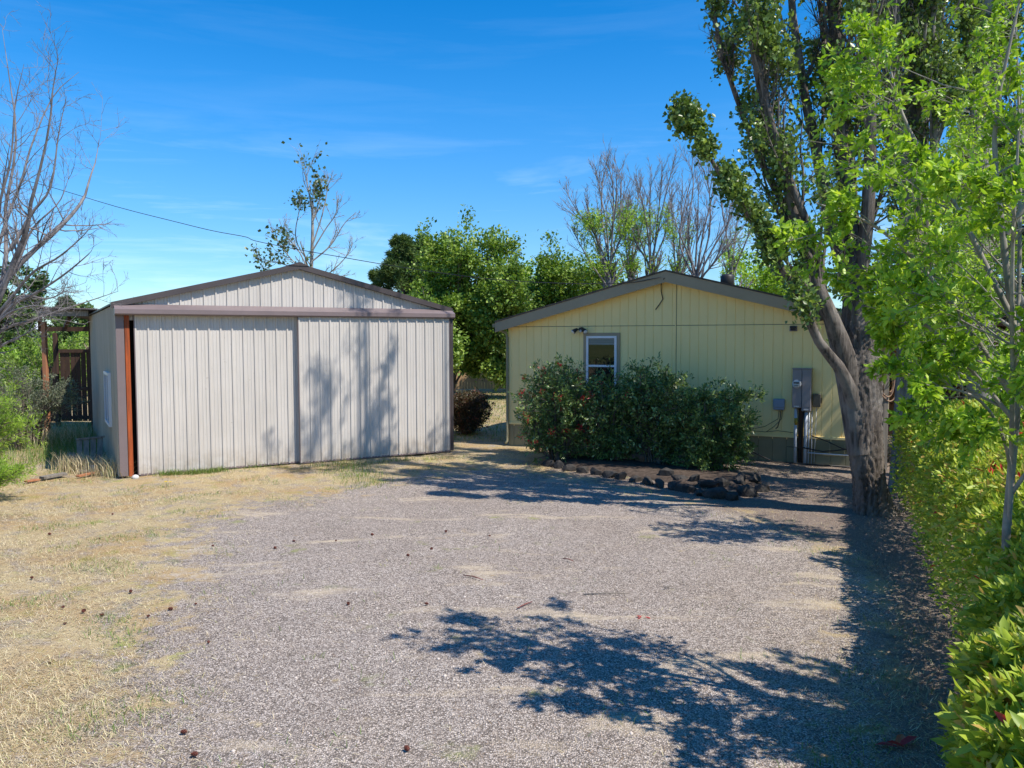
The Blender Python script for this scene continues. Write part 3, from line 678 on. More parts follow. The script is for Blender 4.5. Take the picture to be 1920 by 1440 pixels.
# roof pipes
mb = MB(); mb.tube([(2.55, 1.6, 3.8), (2.55, 1.6, 4.14)], .05, 10); mb.tube([(2.55, 1.6, 4.10), (2.55, 1.6, 4.12)], .085, 10); mb.tube([(2.55, 1.6, 4.15), (2.55, 1.6, 4.17)], .085, 10); mb.build('vent_pipe', M['black'], rfo)
mb = MB(); mb.tube([(5.1, 1.8, 3.9), (5.1, 1.8, 4.22), (5.1, 1.8, 4.27), (5.1, 1.8, 4.29)], [.16, .17, .13, .03], 14); mb.build('roof_vent', M['black'], rfo)
mb = MB(); mb.box((6.75, 1.0, 3.4), (7.1, 1.3, 3.82)); mb.build('roof_vent', M['fascia'], rfo)
def hpt(s, y, z):
    q = house.matrix_basis @ Vector((s, y, z)); return q
house_rz = house.rotation_euler.z
def hthing(name, s, y, z, label, cat): return empty(name, hpt(s, y, z), house_rz, label, cat)
# small number plate on the wall
np_ = MB(); np_.box((.26, -.006, .70), (.38, -.001, .745)); np_.build('number_plate', M['label_white'], house)
# wall flood light (two lamp heads)
t = hthing('flood_light', 1.98, 0, 2.93, 'twin head black flood light above the left of the window', 'wall light')
mb = MB(); mb.tube([(0, -.002, 0), (0, -.04, 0)], .06, 14); mb.box((-.05, -.09, -.03), (.05, -.04, .05), bev=.01); mb.build('mount', M['black'], t)
for sg in (-1, 1):
    mb = MB(); mb.tube([(sg * .03, -.05, 0), (sg * .08, -.10, .0)], .012, 8); mb.tube([(sg * .08, -.09, .01), (sg * .12, -.14, -.02), (sg * .16, -.18, -.06)], [.03, .045, .06], 12); h_ = mb.build('lamp_head', M['black'], t)
    mb = MB(); mb.tube([(sg * .161, -.181, -.061), (sg * .165, -.186, -.066)], [.055, .045], 12); mb.build('lens', M['white'], h_)
mb = MB(); mb.tube([(0, -.07, -.02), (0, -.10, -.06)], .03, 10); mb.build('motion_sensor', M['label_white'], t)
# second wall light on the right
t = hthing('wall_lamp', 6.85, 0, 2.93, 'small dark metal lamp box below the right roof slope', 'wall light')
mb = MB(); mb.box((-.08, -.02, -.07), (.08, 0, .05), bev=.005); mb.build('back_plate', M['meter_grey'], t)
mb = MB(); mb.box((-.06, -.12, -.01), (.06, -.021, .045), bev=.008); mb.box((-.055, -.10, -.05), (.055, -.03, -.012), bev=.008); mb.build('lamp_housing', M['black'], t)
# electric meter cabinet
t = hthing('electric_meter_cabinet', 6.87, 0, 0, 'tall grey electric meter cabinet with round glass meter on yellow wall', 'meter cabinet')
mb = MB(); mb.box((0, -.20, 1.22), (.19, -.02, 2.05), bev=.006); mb.box((-.008, -.215, 2.052), (.39, 0, 2.07)); mb.box((.02, -.02, 1.3), (.36, 0, 2.0)); mb.build('meter_cabinet', M['meter_grey'], t)
mb = MB(); mb.box((.195, -.205, 1.15), (.38, -.02, 2.05), bev=.006); mb.box((.205, -.212, 1.25), (.37, -.206, 2.0)); mb.build('breaker_cabinet', M['meter_grey'], t)
mb = MB(); mb.tube([(.09, -.19, 1.73), (.09, -.23, 1.73)], .092, 24); mt = mb.build('meter_ring', M['conduit'], t)
mb = MB(); mb.tube([(.09, -.231, 1.73), (.09, -.29, 1.73), (.09, -.305, 1.73)], [.08, .074, .05], 24); gm = mb.build('meter_glass', M['label_white'], mt)
mb = MB(); mb.box((.035, -.311, 1.745), (.145, -.306, 1.775)); mb.box((.05, -.311, 1.70), (.13, -.306, 1.712)); mb.build('meter_display', M['black'], mt)
mb = MB(); mb.box((.04, -.2035, 1.235), (.15, -.2005, 1.262)); mb.build('sticker', M['label_white'], t)
mb = MB(); mb.box((.235, -.2155, 1.175), (.33, -.2125, 1.20)); mb.build('sticker', M['label_white'], t)
mb = MB(); mb.tube([(.075, -.11, -.03), (.07, -.11, .6), (.075, -.11, 1.22)], .032, 12); mb.build('conduit', M['conduit'], t)
mb = MB(); mb.tube([(.075, -.11, .84), (.075, -.11, .99)], .0345, 12); mb.build('sticker', M['label_yellow'], t)
mb = MB(); mb.tube([(.27, -.11, -.03), (.28, -.11, .6), (.285, -.11, 1.15)], .034, 12); mb.build('conduit', M['conduit'], t)
mb = MB(); mb.tube([(.34, -.11, -.03), (.345, -.11, 1.15)], .014, 10); mb.tube([(.40, -.05, 0), (.395, -.05, 1.15)], .01, 8); mb.build('conduit', M['conduit'], t)
mb = MB(); mb.box((.12, -.07, 0), (.22, -.035, 1.2)); mb.build('backing_board', M['dark_wood'], t)
mb = MB(); mb.tube([(.24, -.09, 1.15), (.22, -.1, .9), (.17, -.1, .6), (.17, -.1, .2), (.2, -.1, 0)], .012, 8); mb.tube([(-.1, -.12, .36), (.2, -.15, .355), (.36, -.14, .36)], .006, 6); mb.build('cable', M['black'], t)
# small utility box
t = hthing('utility_box', 6.47, 0, 1.15, 'small blue grey plastic box left of the meter cabinet', 'utility box')
mb = MB(); mb.box((0, -.09, 0), (.23, -.002, .24), bev=.01); mb.box((-.008, -.1, .05), (.238, -.06, .235), bev=.01); mb.build('box', M['blue_grey'], t)
mb = MB()
for dx, e in ((.12, (-.45, -.05, -.45)), (.16, (.05, -.05, -.42)), (.19, (-.15, -.05, -.5))):
    mb.tube([(dx, -.05, 0), (dx - .02, -.05, -.2), ((dx + e[0]) / 2 - .01, -.05, -.38), e], .006 if dx != .16 else .01, 6)
mb.tube([(-.9, -.04, -.47), (-.15, -.045, -.5), (.1, -.045, -.46), (.42, -.045, -.49)], .006, 6); mb.build('cable', M['black'], t)
# olive disconnect box right
t = hthing('disconnect_box', 7.275, 0, 1.24, 'dark olive disconnect box right of the meter cabinet', 'utility box')
mb = MB(); mb.box((0, -.10, 0), (.16, -.002, .28), bev=.008); mb.box((.16, -.07, .08), (.18, -.03, .2), bev=.004); mb.build('box', M['olive_box'], t)
mb = MB(); mb.tube([(.08, -.05, 0), (.07, -.05, -.5), (.05, -.05, -1.2)], .006, 6); mb.build('cable', M['conduit'], t)
# loose cables low on the skirting
mb = MB(); mb.tube([hpt(7.25, -.08, .62), hpt(7.5, -.12, .55), hpt(7.9, -.14, .38), hpt(8.3, -.15, .34)], .012, 6)
mb.tube([hpt(7.1, -.15, .36), hpt(7.5, -.16, .30), hpt(7.8, -.16, .34), hpt(8.3, -.16, .44)], .014, 6)
mb.tube([hpt(5.8, -.10, .45), hpt(6.1, -.2, .2), hpt(6.5, -.25, .03), hpt(7.3, -.22, .02), hpt(8.2, -.3, .03)], .014, 6)
tag(mb.build('cable', M['black']), 'loose black cables sagging along the house skirting', 'cable')
mb = MB(); mb.tube([hpt(7.2, -.19, .26), hpt(8.35, -.19, .25)], .012, 8); tag(mb.build('pipe', M['white']), 'thin white pipe running low along the skirting behind the tree', 'pipe')
# cable dangling from the gable
mb = MB(); mb.tube([hpt(HX - .02, -.31, 4.08), hpt(HX - .14, -.12, 3.95), hpt(HX - .16, -.04, 3.8), hpt(HX - .12, -.03, 3.62), hpt(HX - .2, -.03, 3.5), hpt(HX - .29, -.03, 3.38)], .011, 6)
tag(mb.build('hanging_cable', M['black']), 'short black cable end dangling below the house ridge', 'cable')
# overhead line
pe = hpt(HX - .1, -.33, 4.1)
def yl(X): return 18.3 + (X - 3.5) * (4.3 / 12.46)
pts = []
for (u, v) in ((-420, 205), (-200, 268), (0, 326), (100, 352), (220, 388), (330, 416), (400, 433), (460, 444), (480, 452), (560, 468), (640, 482), (715, 495), (800, 508), (900, 521), (1000, 529), (1100, 532), (1180, 530)):
    kk = (u - 960) / F0; Y = (18.3 + 3.5 * .42) / (1 + kk * .42); pts.append(at(u, v, Y))
pts.append(np.array(pe)); a, b = resample(pts, [1] * len(pts), 60)
mb = MB(); mb.tube(a, .0095, 6); tag(mb.build('power_line', M['black']), 'black overhead power line sagging from upper left to the house gable', 'power line')

# ------------------------------------------------------------------ shelter behind the shed, dark board fence, debris
def spt(a, b, z=0): return shed.matrix_basis @ Vector((a, b, z))
srz = shed.rotation_euler.z
c0 = at(80, 817, 22.4); 
lt = empty('open_shelter', (-13.0, 22.2, 0), 0, 'rustic open shelter with corrugated roof behind the metal shed', 'shelter')
def lp(u, v, Y):
    q = at(u, v, Y); return (q[0] + 13.0, q[1] - 22.2, q[2])
mb = MB(); b_ = lp(82, 600, 22.4); mb.bar((b_[0], b_[1], -.02), (b_[0], b_[1], 3.22), .12, .12, (0, 1, 0), .01); mb.build('post', M['post_wood'], lt)
mb = MB(); b_ = lp(103, 615, 24.8); mb.bar((b_[0], b_[1], -.02), (b_[0], b_[1], 2.92), .12, .12, (0, 1, 0), .01); mb.build('post', M['dark_wood'], lt)
mb = MB(); b_ = lp(171, 615, 23.6); mb.bar((b_[0], b_[1], -.02), (b_[0], b_[1], 3.3), .12, .12, (0, 1, 0), .01); mb.build('post', M['dark_wood'], lt)
mb = MB(); mb.bar(lp(74, 617, 24.9), lp(172, 617, 24.7), .12, .14); mb.build('beam', M['dark_wood'], lt)
mb = MB(); mb.bar(lp(73, 587, 22.25), lp(166, 587, 22.0), .06, .17); mb.build('beam', M['grey_wood'], lt)
mb = MB(); mb.bar(lp(130, 595, 22.3), lp(122, 613, 25.0), .09, .12); mb.build('rafter', M['dark_wood'], lt)
mb = MB(); mb.bar(lp(75, 590, 22.3), lp(74, 612, 25.0), .09, .12); mb.build('rafter', M['dark_wood'], lt)
mb = MB(); n = 60; A_ = np.array(lp(70, 577, 22.0)); B_ = np.array(lp(182, 580, 21.7)); C_ = A_ + np.array([.0, 3.4, -.32]); D_ = B_ + np.array([.0, 3.4, -.32])
vs = []
for i in range(n + 1):
    for P0, P1 in ((A_, B_), (C_, D_)):
        q = P0 + (P1 - P0) * i / n; h = .025 * (1 if i % 2 else -1)
        vs += [(q[0], q[1], q[2] + h), (q[0], q[1], q[2] + h + .006)]
fs = []
for i in range(n):
    a = i * 4; fs += [(a, a + 2, a + 6, a + 4), (a + 1, a + 5, a + 7, a + 3), (a, a + 4, a + 5, a + 1), (a + 2, a + 3, a + 7, a + 6)]
mb.add(vs, fs); mb.build('roof', M['rustmetal'], lt)
# dark plank fence
fn = empty('plank_fence', (-12.5, 25.4, 0), 0, 'dark gapped plank fence under the shelter roof', 'fence')
def fp(u, v, Y): q = at(u, v, Y); return (q[0] + 12.5, q[1] - 25.4, q[2])
mb = MB(); x0 = fp(113, 700, 25.4)[0]; 
for k in range(7):
    xa = x0 + k * .168 + random.Random(k).uniform(-.008, .008); mb.box((xa, 0, .12), (xa + .145, .025, 2.36 - .02 * (k % 3)), bev=.003)
for k in range(3):
    xa = x0 - .62 + k * .168; mb.box((xa, 0, .1), (xa + .145, .025, 1.85), bev=.003)
mb.build('board', M['dark_wood'], fn)
for z_ in (2.3, 1.1, .18): mb = MB(); mb.box((x0 - .1, -.05, z_), (x0 + 1.3, -.003, z_ + .11)); mb.build('rail', M['dark_wood'], fn)
# debris in the shade at the shed corner
def plank(label, a, b, w, h, mat='grey_wood'):
    m_ = MB(); m_.bar((0, 0, 0), tuple(np.array(b) - np.array(a)), w, h, (0, 0, 1), .004); o = m_.build('plank', M[mat]); o.location = tuple(map(float, a)); tag(o, label, 'plank')
g1 = lambda u, v, z=0: gnd(u, v, z)
plank('long weathered plank slanting in the shade beside the shed corner', g1(133, 850, .10), g1(157, 884, .05), .14, .04)
plank('grey plank lying parallel behind the slanting one', g1(138, 858, .22), g1(172, 872, .06), .12, .04)
plank('pale grey plank lying flat on the dry grass near the shed corner', g1(78, 896, .04), g1(122, 888, .05), .16, .05)
plank('short reddish brown plank beside the white block', g1(145, 893, .03), g1(186, 884, .04), .1, .035, 'post_wood')
plank('small red brown board half buried in straw, farthest left', g1(48, 903, .02), g1(72, 899, .02), .12, .03, 'post_wood')
cr = empty('slatted_pallet', g1(172, 868), .3, 'small grey slatted wooden panel leaning on the shed side', 'pallet')
mb = MB()
for k in range(4): mb.bar((-.22 + k * .13, -.05 - k * .01, 0), (-.26 + k * .14, .15, .52 + .01 * k), .11, .02, (0, 1, 0))
mb.build('slat', M['grey_wood'], cr)
mb = MB(); mb.bar((-.32, .13, .52), (.25, .13, .56), .05, .04, (0, 0, 1)); mb.build('rail', M['grey_wood'], cr)
q = g1(174, 886); mb = MB(); mb.box((-.08, -.06, 0), (.08, .06, .15), bev=.015); o = mb.build('concrete_block', M['concrete']); o.location = tuple(q); o.rotation_euler = (0, 0, .3); tag(o, 'small white concrete block on the straw near the shed corner', 'block')
q = g1(254, 897); mb = MB(); mb.tube([(0, 0, -.02), (0, 0, .03), (0, 0, .06), (0, 0, .075)], [.06, .07, .05, .01], 9); o = mb.build('stone', M['concrete']); o.location = tuple(q); tag(o, 'round pale stone under the left edge of the shed door', 'stone')

# ------------------------------------------------------------------ fence and things in the gap between shed and house
fe = empty('cedar_fence', (-4, 42.2, 0), 0, 'tan cedar board fence seen between shed and house', 'fence')
mb = MB(); rr = random.Random(4)
for k in range(100): 
    x = k * .15; z = 1.75 + rr.uniform(-.03, .03); mb.box((x, 0, .03), (x + .145, .02, z))
mb.build('board', M['fence_wood'], fe)
for z_ in (.4, 1.4): mb = MB(); mb.box((0, .022, z_), (15, .07, z_ + .1)); mb.build('rail', M['fence_wood'], fe)
mb = MB(); mb.tube([(0, 0, 0), (0.02, 0, 3), (-.05, 0, 8.05)], [.06, .05, .03], 8); o = mb.build('antenna_mast', M['conduit']); tag(o, 'thin bare pole rising above the green trees', 'pole')
q = at(953, 452, 44.0); o.location = (q[0], 44.0, 0)

# ------------------------------------------------------------------ vegetation builders
def make_tree(name, label, cat, base, limbs, k0, specs, sides, leaf=None, bark='bark', seed=1, group=None, extra=None, bumpy=0, part='trunk', crown='crown'):
    """limbs: [(pts, radii)] world coords; specs: list of dicts for each further level"""
    r = np.random.default_rng(seed); base = np.array([base[0], base[1], 0.0])
    root = treething(name, label, cat, base, group)
    P, R = limbset(limbs, k0); levels = [(P, R)]
    for s in specs:
        src = levels[s.get('src', -1)]
        p_, d_, L_, r_ = spawn(r, src[0], src[1], s['n'], s.get('t0', .2), s.get('t1', 1), s['ang'], s.get('jit', 10), s['ratio'], s.get('rr', .6), s.get('lm', .5))
        if 'lscale' in s: L_ = L_ * np.repeat(np.array(s['lscale']), s['n'])
        if 'maxL' in s: L_ = np.minimum(L_, s['maxL'] * r.uniform(.6, 1.0, len(L_)))
        if 'bias' in s: d_ = nrm(nrm(d_) + np.array(s['bias']))
        if 'keep' in s:
            m_ = s['keep'](p_, r); p_, d_, L_, r_ = p_[m_], d_[m_], L_[m_], r_[m_]
        levels.append(growlevel(r, p_, d_, L_, np.maximum(r_, s.get('rmin', .003)), s.get('k', 4), s.get('w', .12), s.get('trop', .05), s.get('end', .35)))
    V, F = tubes(levels, sides)
    if bumpy:
        V, F = tubes([(P[1:], R[1:])] + levels[1:], sides); K = 260; A = 88
        P2, R2 = resample(P[0], R[0], K); V2, F2 = tubes([(P2[None], R2[None])], [A])
        hh = np.linspace(0, 1, K + 1)[:, None] * np.linalg.norm(np.diff(P[0], axis=0), axis=1).sum(); aa = np.linspace(0, 2 * np.pi, A, endpoint=False)[None]
        wv = .55 * np.sin(hh * 2.3 + 2 * np.sin(aa)) + .35 * np.sin(hh * 6.1 + aa * 3) + .16 * np.sin(hh * 15 + aa * 5)
        rd = np.abs(np.sin(aa * 8 + wv * 2.2)) ** .6 * .6 + np.abs(np.sin(aa * 13 + 3 * wv + 1 + np.sin(hh * 4 + aa * 2))) ** .7 * .4
        rd = rd * (.75 + .25 * np.sin(hh * 22 + 6 * np.sin(aa * 8))) - .5
        flare = 1 + .18 * np.exp(-hh / .35) * (1 + .5 * np.sin(aa * 4 + 1)); fluting = 1 + .05 * np.sin(aa * 3 + hh * .5)
        c = P2[:, None, :]; v = V2.reshape(K + 1, A, 3) - c; v = v * (flare * fluting * (1 + bumpy * rd / np.maximum(R2[:, None], .05)))[..., None]
        V2 = (v + c).reshape(-1, 3); F = np.concatenate([F, F2 + len(V)]); V = np.concatenate([V, V2])
    tr = np_mesh(part, local(V, base), F, M[bark], root, smooth=True)
    if leaf:
        Vs = []; Fs = []; Ts = []; off = 0
        for lf in (leaf if isinstance(leaf, list) else [leaf]):
            P_ = levels[lf.get('lvl', -1)][0]
            if 'mask' in lf: P_ = P_[lf['mask'](P_[:, -1], r)]
            if len(P_) == 0: continue
            V, F, T = twigleaves(r, P_, lf['per'], lf['size'], lf.get('spread', .03), lf.get('aspect', .55), lf.get('out', .8), lf.get('droop', 0), lf.get('t0', .15), lf.get('fine', False), lf.get('flat', .5), lf.get('tj', .55), lf.get('fold', .25))
            np_mesh(crown, local(V, base), F, M[lf['mat']], root, tone=T)
    if extra: extra(root, levels, r)
    return root, levels

def up(pts_px, Y, r0, r1):
    pts = [at(u, v, Y if not hasattr(Y, '__len__') else Y[i]) for i, (u, v) in enumerate(pts_px)]
    return (pts, list(np.linspace(r0, r1, len(pts))))

# -------- big poplars on the right
P1 = gnd(1640, 962)
def hp(x): return x
fork = at(1608, 640, 12.4)
b1 = np.array([P1[0], P1[1], -.05])
limbs = [
    ([b1, at(1628, 900, 12.3), at(1618, 800, 12.3), at(1612, 700, 12.4), at(1610, 620, 12.45), at(1600, 480, 12.5), at(1583, 300, 12.6), at(1570, 120, 12.8), at(1562, -80, 13), at(1558, -500, 13.1), at(1552, -1230, 13.2)], [.30, .225, .25, .31, .24, .13, .11, .10, .08, .05, .02]),
    ([at(1615, 850, 12.25), at(1590, 700, 12.3), at(1560, 600, 12.2), at(1525, 520, 12.2), at(1490, 400, 12.2), at(1450, 250, 12.3), at(1410, 80, 12.4), at(1400, -150, 12.5), at(1460, -1000, 12.6)], [.2, .19, .12, .10, .08, .065, .05, .04, .015]),
    ([at(1612, 790, 12.25), at(1580, 700, 12.1), at(1535, 640, 12), at(1500, 560, 11.9), at(1440, 460, 11.8), at(1390, 385, 11.8), at(1340, 310, 11.8), at(1305, 255, 11.8), at(1285, 225, 11.8)], [.13, .095, .07, .06, .05, .04, .03, .018, .01]),
    ([at(1600, 560, 12.6), at(1560, 430, 12.8), at(1530, 280, 12.9), at(1500, 120, 13.0), at(1480, -150, 13.2), at(1500, -1130, 13.3)], [.11, .09, .08, .065, .05, .015]),
    ([at(1604, 560, 12.5), at(1625, 420, 12.3), at(1632, 250, 12.2), at(1628, 60, 12.2), at(1620, -250, 12.2), at(1600, -1130, 12.3)], [.12, .10, .085, .07, .05, .02]),
    ([at(1545, 560, 12.4), at(1520, 440, 12.1), at(1475, 320, 12.0), at(1435, 180, 12.0), at(1420, 40, 12.1), at(1415, -150, 12.2)], [.08, .06, .05, .04, .03, .012]),
    ([at(1590, 520, 12.6), at(1600, 400, 13.0), at(1590, 250, 13.2), at(1545, 80, 13.4), at(1530, -150, 13.5)], [.08, .07, .055, .04, .012]),
    ([at(1540, 600, 12.3), at(1500, 440, 12.6), at(1440, 330, 12.8), at(1380, 180, 12.9), at(1345, 60, 13.0), at(1330, -100, 13)], [.08, .06, .05, .04, .03, .012]),
]
popspec = [dict(n=21, t0=.28, ang=24, jit=8, ratio=.26, rr=.32, k=7, w=.08, trop=.13, maxL=2.3, lm=.3),
           dict(n=9, t0=.15, ang=34, jit=12, ratio=.45, rr=.5, k=4, w=.12, trop=.10, maxL=.8),
           dict(n=5, t0=.15, ang=42, jit=14, ratio=.5, rr=.5, k=3, w=.15, trop=.03, rmin=.002, maxL=.45)]
def bare_some(Pt, r): return (r.uniform(0, 1, len(Pt)) < .72) & (np.sin(Pt[:, 0] * 3.1 + Pt[:, 2] * 1.9) + np.sin(Pt[:, 1] * 2.7 - Pt[:, 2] * 2.3) > -.95)
pl = [dict(mat='poplar_leaf', per=7, size=.078, spread=.07, aspect=.8, out=.9, mask=bare_some, flat=.3), dict(mat='poplar_leaf', lvl=-2, per=5, size=.078, spread=.08, aspect=.8, out=.9, flat=.3, mask=bare_some)]
make_tree('poplar_tree', 'tall leaning poplar with thick furrowed trunk beside the yellow house', 'tree', P1, limbs, 20, [dict(popspec[0], lscale=[1, 1, .36, .9, .9, .8, 1, .7])] + popspec[1:], [12, 6, 4, 3], pl, 'poplar_bark', 5, 'poplars beside the house', bumpy=.05)
B2 = at(1702, 860, 14.2)
limbs = [([np.array([B2[0], 14.2, -.05]), at(1704, 800, 14.2), at(1712, 620, 14.2), at(1716, 430, 14.3), at(1718, 220, 14.4), at(1714, 0, 14.5), at(1712, -400, 14.7), at(1712, -1100, 15)], [.30, .26, .25, .23, .20, .17, .13, .02]),
         ([at(1716, 420, 14.3), at(1690, 240, 14.2), at(1680, 60, 14.2), at(1676, -250, 14.2), at(1680, -1050, 14.3)], [.12, .10, .08, .06, .02]),
         ([at(1718, 300, 14.4), at(1745, 150, 14.4), at(1765, -60, 14.4), at(1760, -1000, 14.5)], [.10, .08, .06, .02]),
         ([at(1716, 480, 14.3), at(1740, 380, 14.0), at(1752, 240, 13.9), at(1750, 60, 13.9), at(1750, -150, 14)], [.09, .07, .06, .04, .02]),
         ([at(1716, 380, 14.3), at(1680, 280, 14.6), at(1660, 130, 14.8), at(1655, -50, 14.9)], [.08, .06, .045, .02]),
         ([at(1714, 120, 14.5), at(1702, 0, 14.7), at(1700, -300, 14.9)], [.10, .08, .03])]
make_tree('poplar_tree', 'straight pale poplar trunk standing behind the furrowed one', 'tree', B2, limbs, 16, popspec, [12, 6, 4, 3], pl, 'mid_bark', 8, 'poplars beside the house', bumpy=.02)
B3 = at(1838, 860, 15.0)
limbs = [([np.array([B3[0], 15, -.05]), at(1838, 620, 15), at(1842, 400, 15), at(1840, 200, 15.1), at(1850, 0, 15.2), at(1850, -350, 15.4)], [.26, .22, .19, .16, .12, .03]),
         ([at(1840, 300, 15), at(1815, 120, 15), at(1805, -60, 15)], [.08, .06, .03]), ([at(1842, 260, 15), at(1880, 90, 15), at(1890, -150, 15)], [.09, .07, .02])]
make_tree('poplar_tree', 'farthest right poplar half hidden behind bright elm leaves', 'tree', B3, limbs, 14, popspec, [10, 5, 4, 3], pl, 'pale_bark', 9, 'poplars beside the house')

# -------- near elm growing in the hedge
elmleaf = [dict(mat='elm_leaf', per=7, size=.054, spread=.014, aspect=.44, out=.8, fine=True, flat=.45, t0=.0, fold=.12, droop=.1)]
def elm(label, bx, by, seed, limbs, n1=9):
    limbs = [(p_, [q * .72 for q in r_]) for p_, r_ in limbs]
    sp = [dict(n=n1, t0=.3, ang=55, jit=14, ratio=.42, rr=.45, k=6, w=.10, trop=.04, maxL=1.3, bias=(-.22, 0, 0)),
          dict(n=8, t0=.2, ang=45, jit=14, ratio=.5, rr=.5, k=5, w=.10, trop=.0, maxL=.8),
          dict(n=5, t0=.15, ang=40, jit=14, ratio=.55, rr=.5, k=4, w=.10, trop=-.02, rmin=.0018, maxL=.38)]
    return make_tree('elm_tree', label, 'tree', (bx, by), limbs, 14, sp, [8, 5, 4, 3], elmleaf, 'elm_bark', seed, 'bright green elms over the hedge')
ex, ey = 3.27, 5.2
elm('near bright green elm rising out of the hedge at the right edge', ex, ey, 21,
    [([(ex, ey, -.05), (ex - .02, ey, 1.4), (ex + .02, ey, 2.4), (ex - .06, ey + .05, 3.3), (ex - .12, ey + .1, 4.1), (ex - .02, ey, 5.0)], [.04, .036, .032, .028, .02, .008]),
     ([(ex, ey, 1.5), (ex - .15, ey - .2, 2.0), (ex - .4, ey - .3, 2.35), (ex - .75, ey - .3, 2.45)], [.02, .016, .012, .005]),
     ([(ex, ey, 1.7), (ex + .1, ey - .3, 2.2), (ex - .05, ey - .7, 2.6), (ex - .3, ey - 1.0, 2.8)], [.02, .016, .012, .005]),
     ([(ex, ey, 2.2), (ex - .3, ey + .1, 2.6), (ex - .55, ey + .2, 2.86), (ex - .85, ey + .3, 2.95)], [.022, .018, .014, .006]),
     ([(ex, ey, 2.35), (ex - .4, ey + .1, 3.0), (ex - .8, ey + .2, 3.45), (ex - 1.2, ey + .3, 3.65)], [.025, .02, .015, .006]),
     ([(ex - .05, ey, 2.9), (ex - .3, ey + .2, 3.6), (ex - .55, ey + .4, 4.2), (ex - .65, ey + .5, 4.7)], [.025, .02, .015, .006]),
     ([(ex, ey, 2.2), (ex + .2, ey + .3, 3.0), (ex + .3, ey + .5, 4.0), (ex + .3, ey + .6, 5.0)], [.025, .02, .015, .008]),
     ([(ex, ey, 1.9), (ex - .2, ey - .3, 2.5), (ex - .35, ey - .5, 3.2), (ex - .4, ey - .6, 3.9)], [.025, .02, .015, .008]),
     ([(ex - .05, ey + .05, 3.4), (ex + .25, ey - .1, 4.1), (ex + .35, ey - .2, 4.9)], [.025, .02, .008])])
ex, ey = 6.5, 9.8
elm('second elm farther back along the hedge, in front of the poplars', ex, ey, 22,
    [([(ex, ey, -.05), (ex, ey, 1.5), (ex - .1, ey, 3.0), (ex - .3, ey, 4.6), (ex - .4, ey, 6.0)], [.08, .07, .055, .04, .01]),
     ([(ex, ey, 1.5), (ex - .6, ey + .1, 2.5), (ex - 1.2, ey + .2, 3.1), (ex - 1.9, ey + .3, 3.4)], [.04, .03, .02, .006]),
     ([(ex, ey, 2.4), (ex - .6, ey - .2, 3.6), (ex - 1.3, ey - .4, 4.4)], [.035, .026, .01]),
     ([(ex, ey, 1.2), (ex - .5, ey - .5, 1.9), (ex - 1.1, ey - .9, 2.3)], [.03, .02, .006]),
     ([(ex, ey, 2.0), (ex + .6, ey - .2, 3.5), (ex + .8, ey - .2, 5.2)], [.04, .03, .01])], 11)
ex, ey = 5.2, 4.1
elm('elm crown at the lower right whose shade falls on the gravel', ex, ey, 23, n1=16, limbs=
    [([(ex, ey, -.05), (ex, ey, 1.5), (ex + .1, ey, 2.6), (ex - .1, ey, 3.7), (ex - .2, ey, 4.6)], [.08, .07, .055, .04, .01]),
     ([(ex, ey, 1.8), (ex - .6, ey - .1, 2.6), (ex - 1.1, ey - .1, 3.3)], [.04, .03, .006]),
     ([(ex, ey, 2.4), (ex - .2, ey + .5, 3.2), (ex - .3, ey + .9, 3.9)], [.035, .026, .01]),
     ([(ex, ey, 1.6), (ex - .9, ey + .1, 2.5), (ex - 1.7, ey + .2, 3.1)], [.04, .03, .006]), ([(ex, ey, 1.6), (ex - .8, ey - .3, 2.6), (ex - 1.5, ey - .6, 3.3)], [.04, .03, .006]),
     ([(ex, ey, 1.5), (ex - .7, ey + .5, 2.4), (ex - 1.3, ey + .9, 3.0)], [.04, .03, .006]), ([(ex, ey, 1.4), (ex - .6, ey + .1, 2.0), (ex - 1.2, ey + .1, 2.3)], [.03, .02, .006]),
     ([(ex, ey, 2.2), (ex + .1, ey - .9, 3.2), (ex + .1, ey - 1.6, 3.9)], [.035, .026, .01])])

ex, ey = 8.6, 12.6
elm('large elm crown at the right edge shading the bare soil beside the poplars', ex, ey, 24,
    [([(ex, ey, -.05), (ex, ey, 1.5), (ex + .1, ey, 3.2), (ex - .1, ey, 4.8), (ex - .2, ey, 6.6)], [.12, .10, .08, .06, .01]),
     ([(ex, ey, 1.6), (ex - .8, ey + .1, 2.6), (ex - 1.6, ey + .3, 3.4), (ex - 2.1, ey + .4, 3.8)], [.06, .05, .03, .006]),
     ([(ex, ey, 2.4), (ex - .6, ey + .8, 3.8), (ex - 1.0, ey + 1.6, 4.8)], [.05, .04, .01]),
     ([(ex, ey, 1.8), (ex + .6, ey + .6, 3.2), (ex + .9, ey + .9, 4.6)], [.05, .04, .01]),
     ([(ex, ey, 2.2), (ex - .9, ey - .4, 3.4), (ex - 1.5, ey - .6, 4.6), (ex - 1.7, ey - .7, 5.4)], [.05, .04, .02, .01]),
     ([(ex, ey, 1.2), (ex - .9, ey + .8, 2.0), (ex - 1.5, ey + 1.4, 2.6)], [.05, .03, .01]), ([(ex, ey, 2.0), (ex - .6, ey + 1.4, 3.2), (ex - 1.0, ey + 2.4, 4.4)], [.05, .04, .01]), ([(ex, ey, 2.4), (ex - 1.0, ey + 1.0, 3.4), (ex - 1.9, ey + 1.9, 3.9)], [.05, .04, .01]), ([(ex, ey, 2.6), (ex - .3, ey + 2.2, 3.0), (ex - .6, ey + 3.4, 3.4)], [.05, .04, .01])], 13)

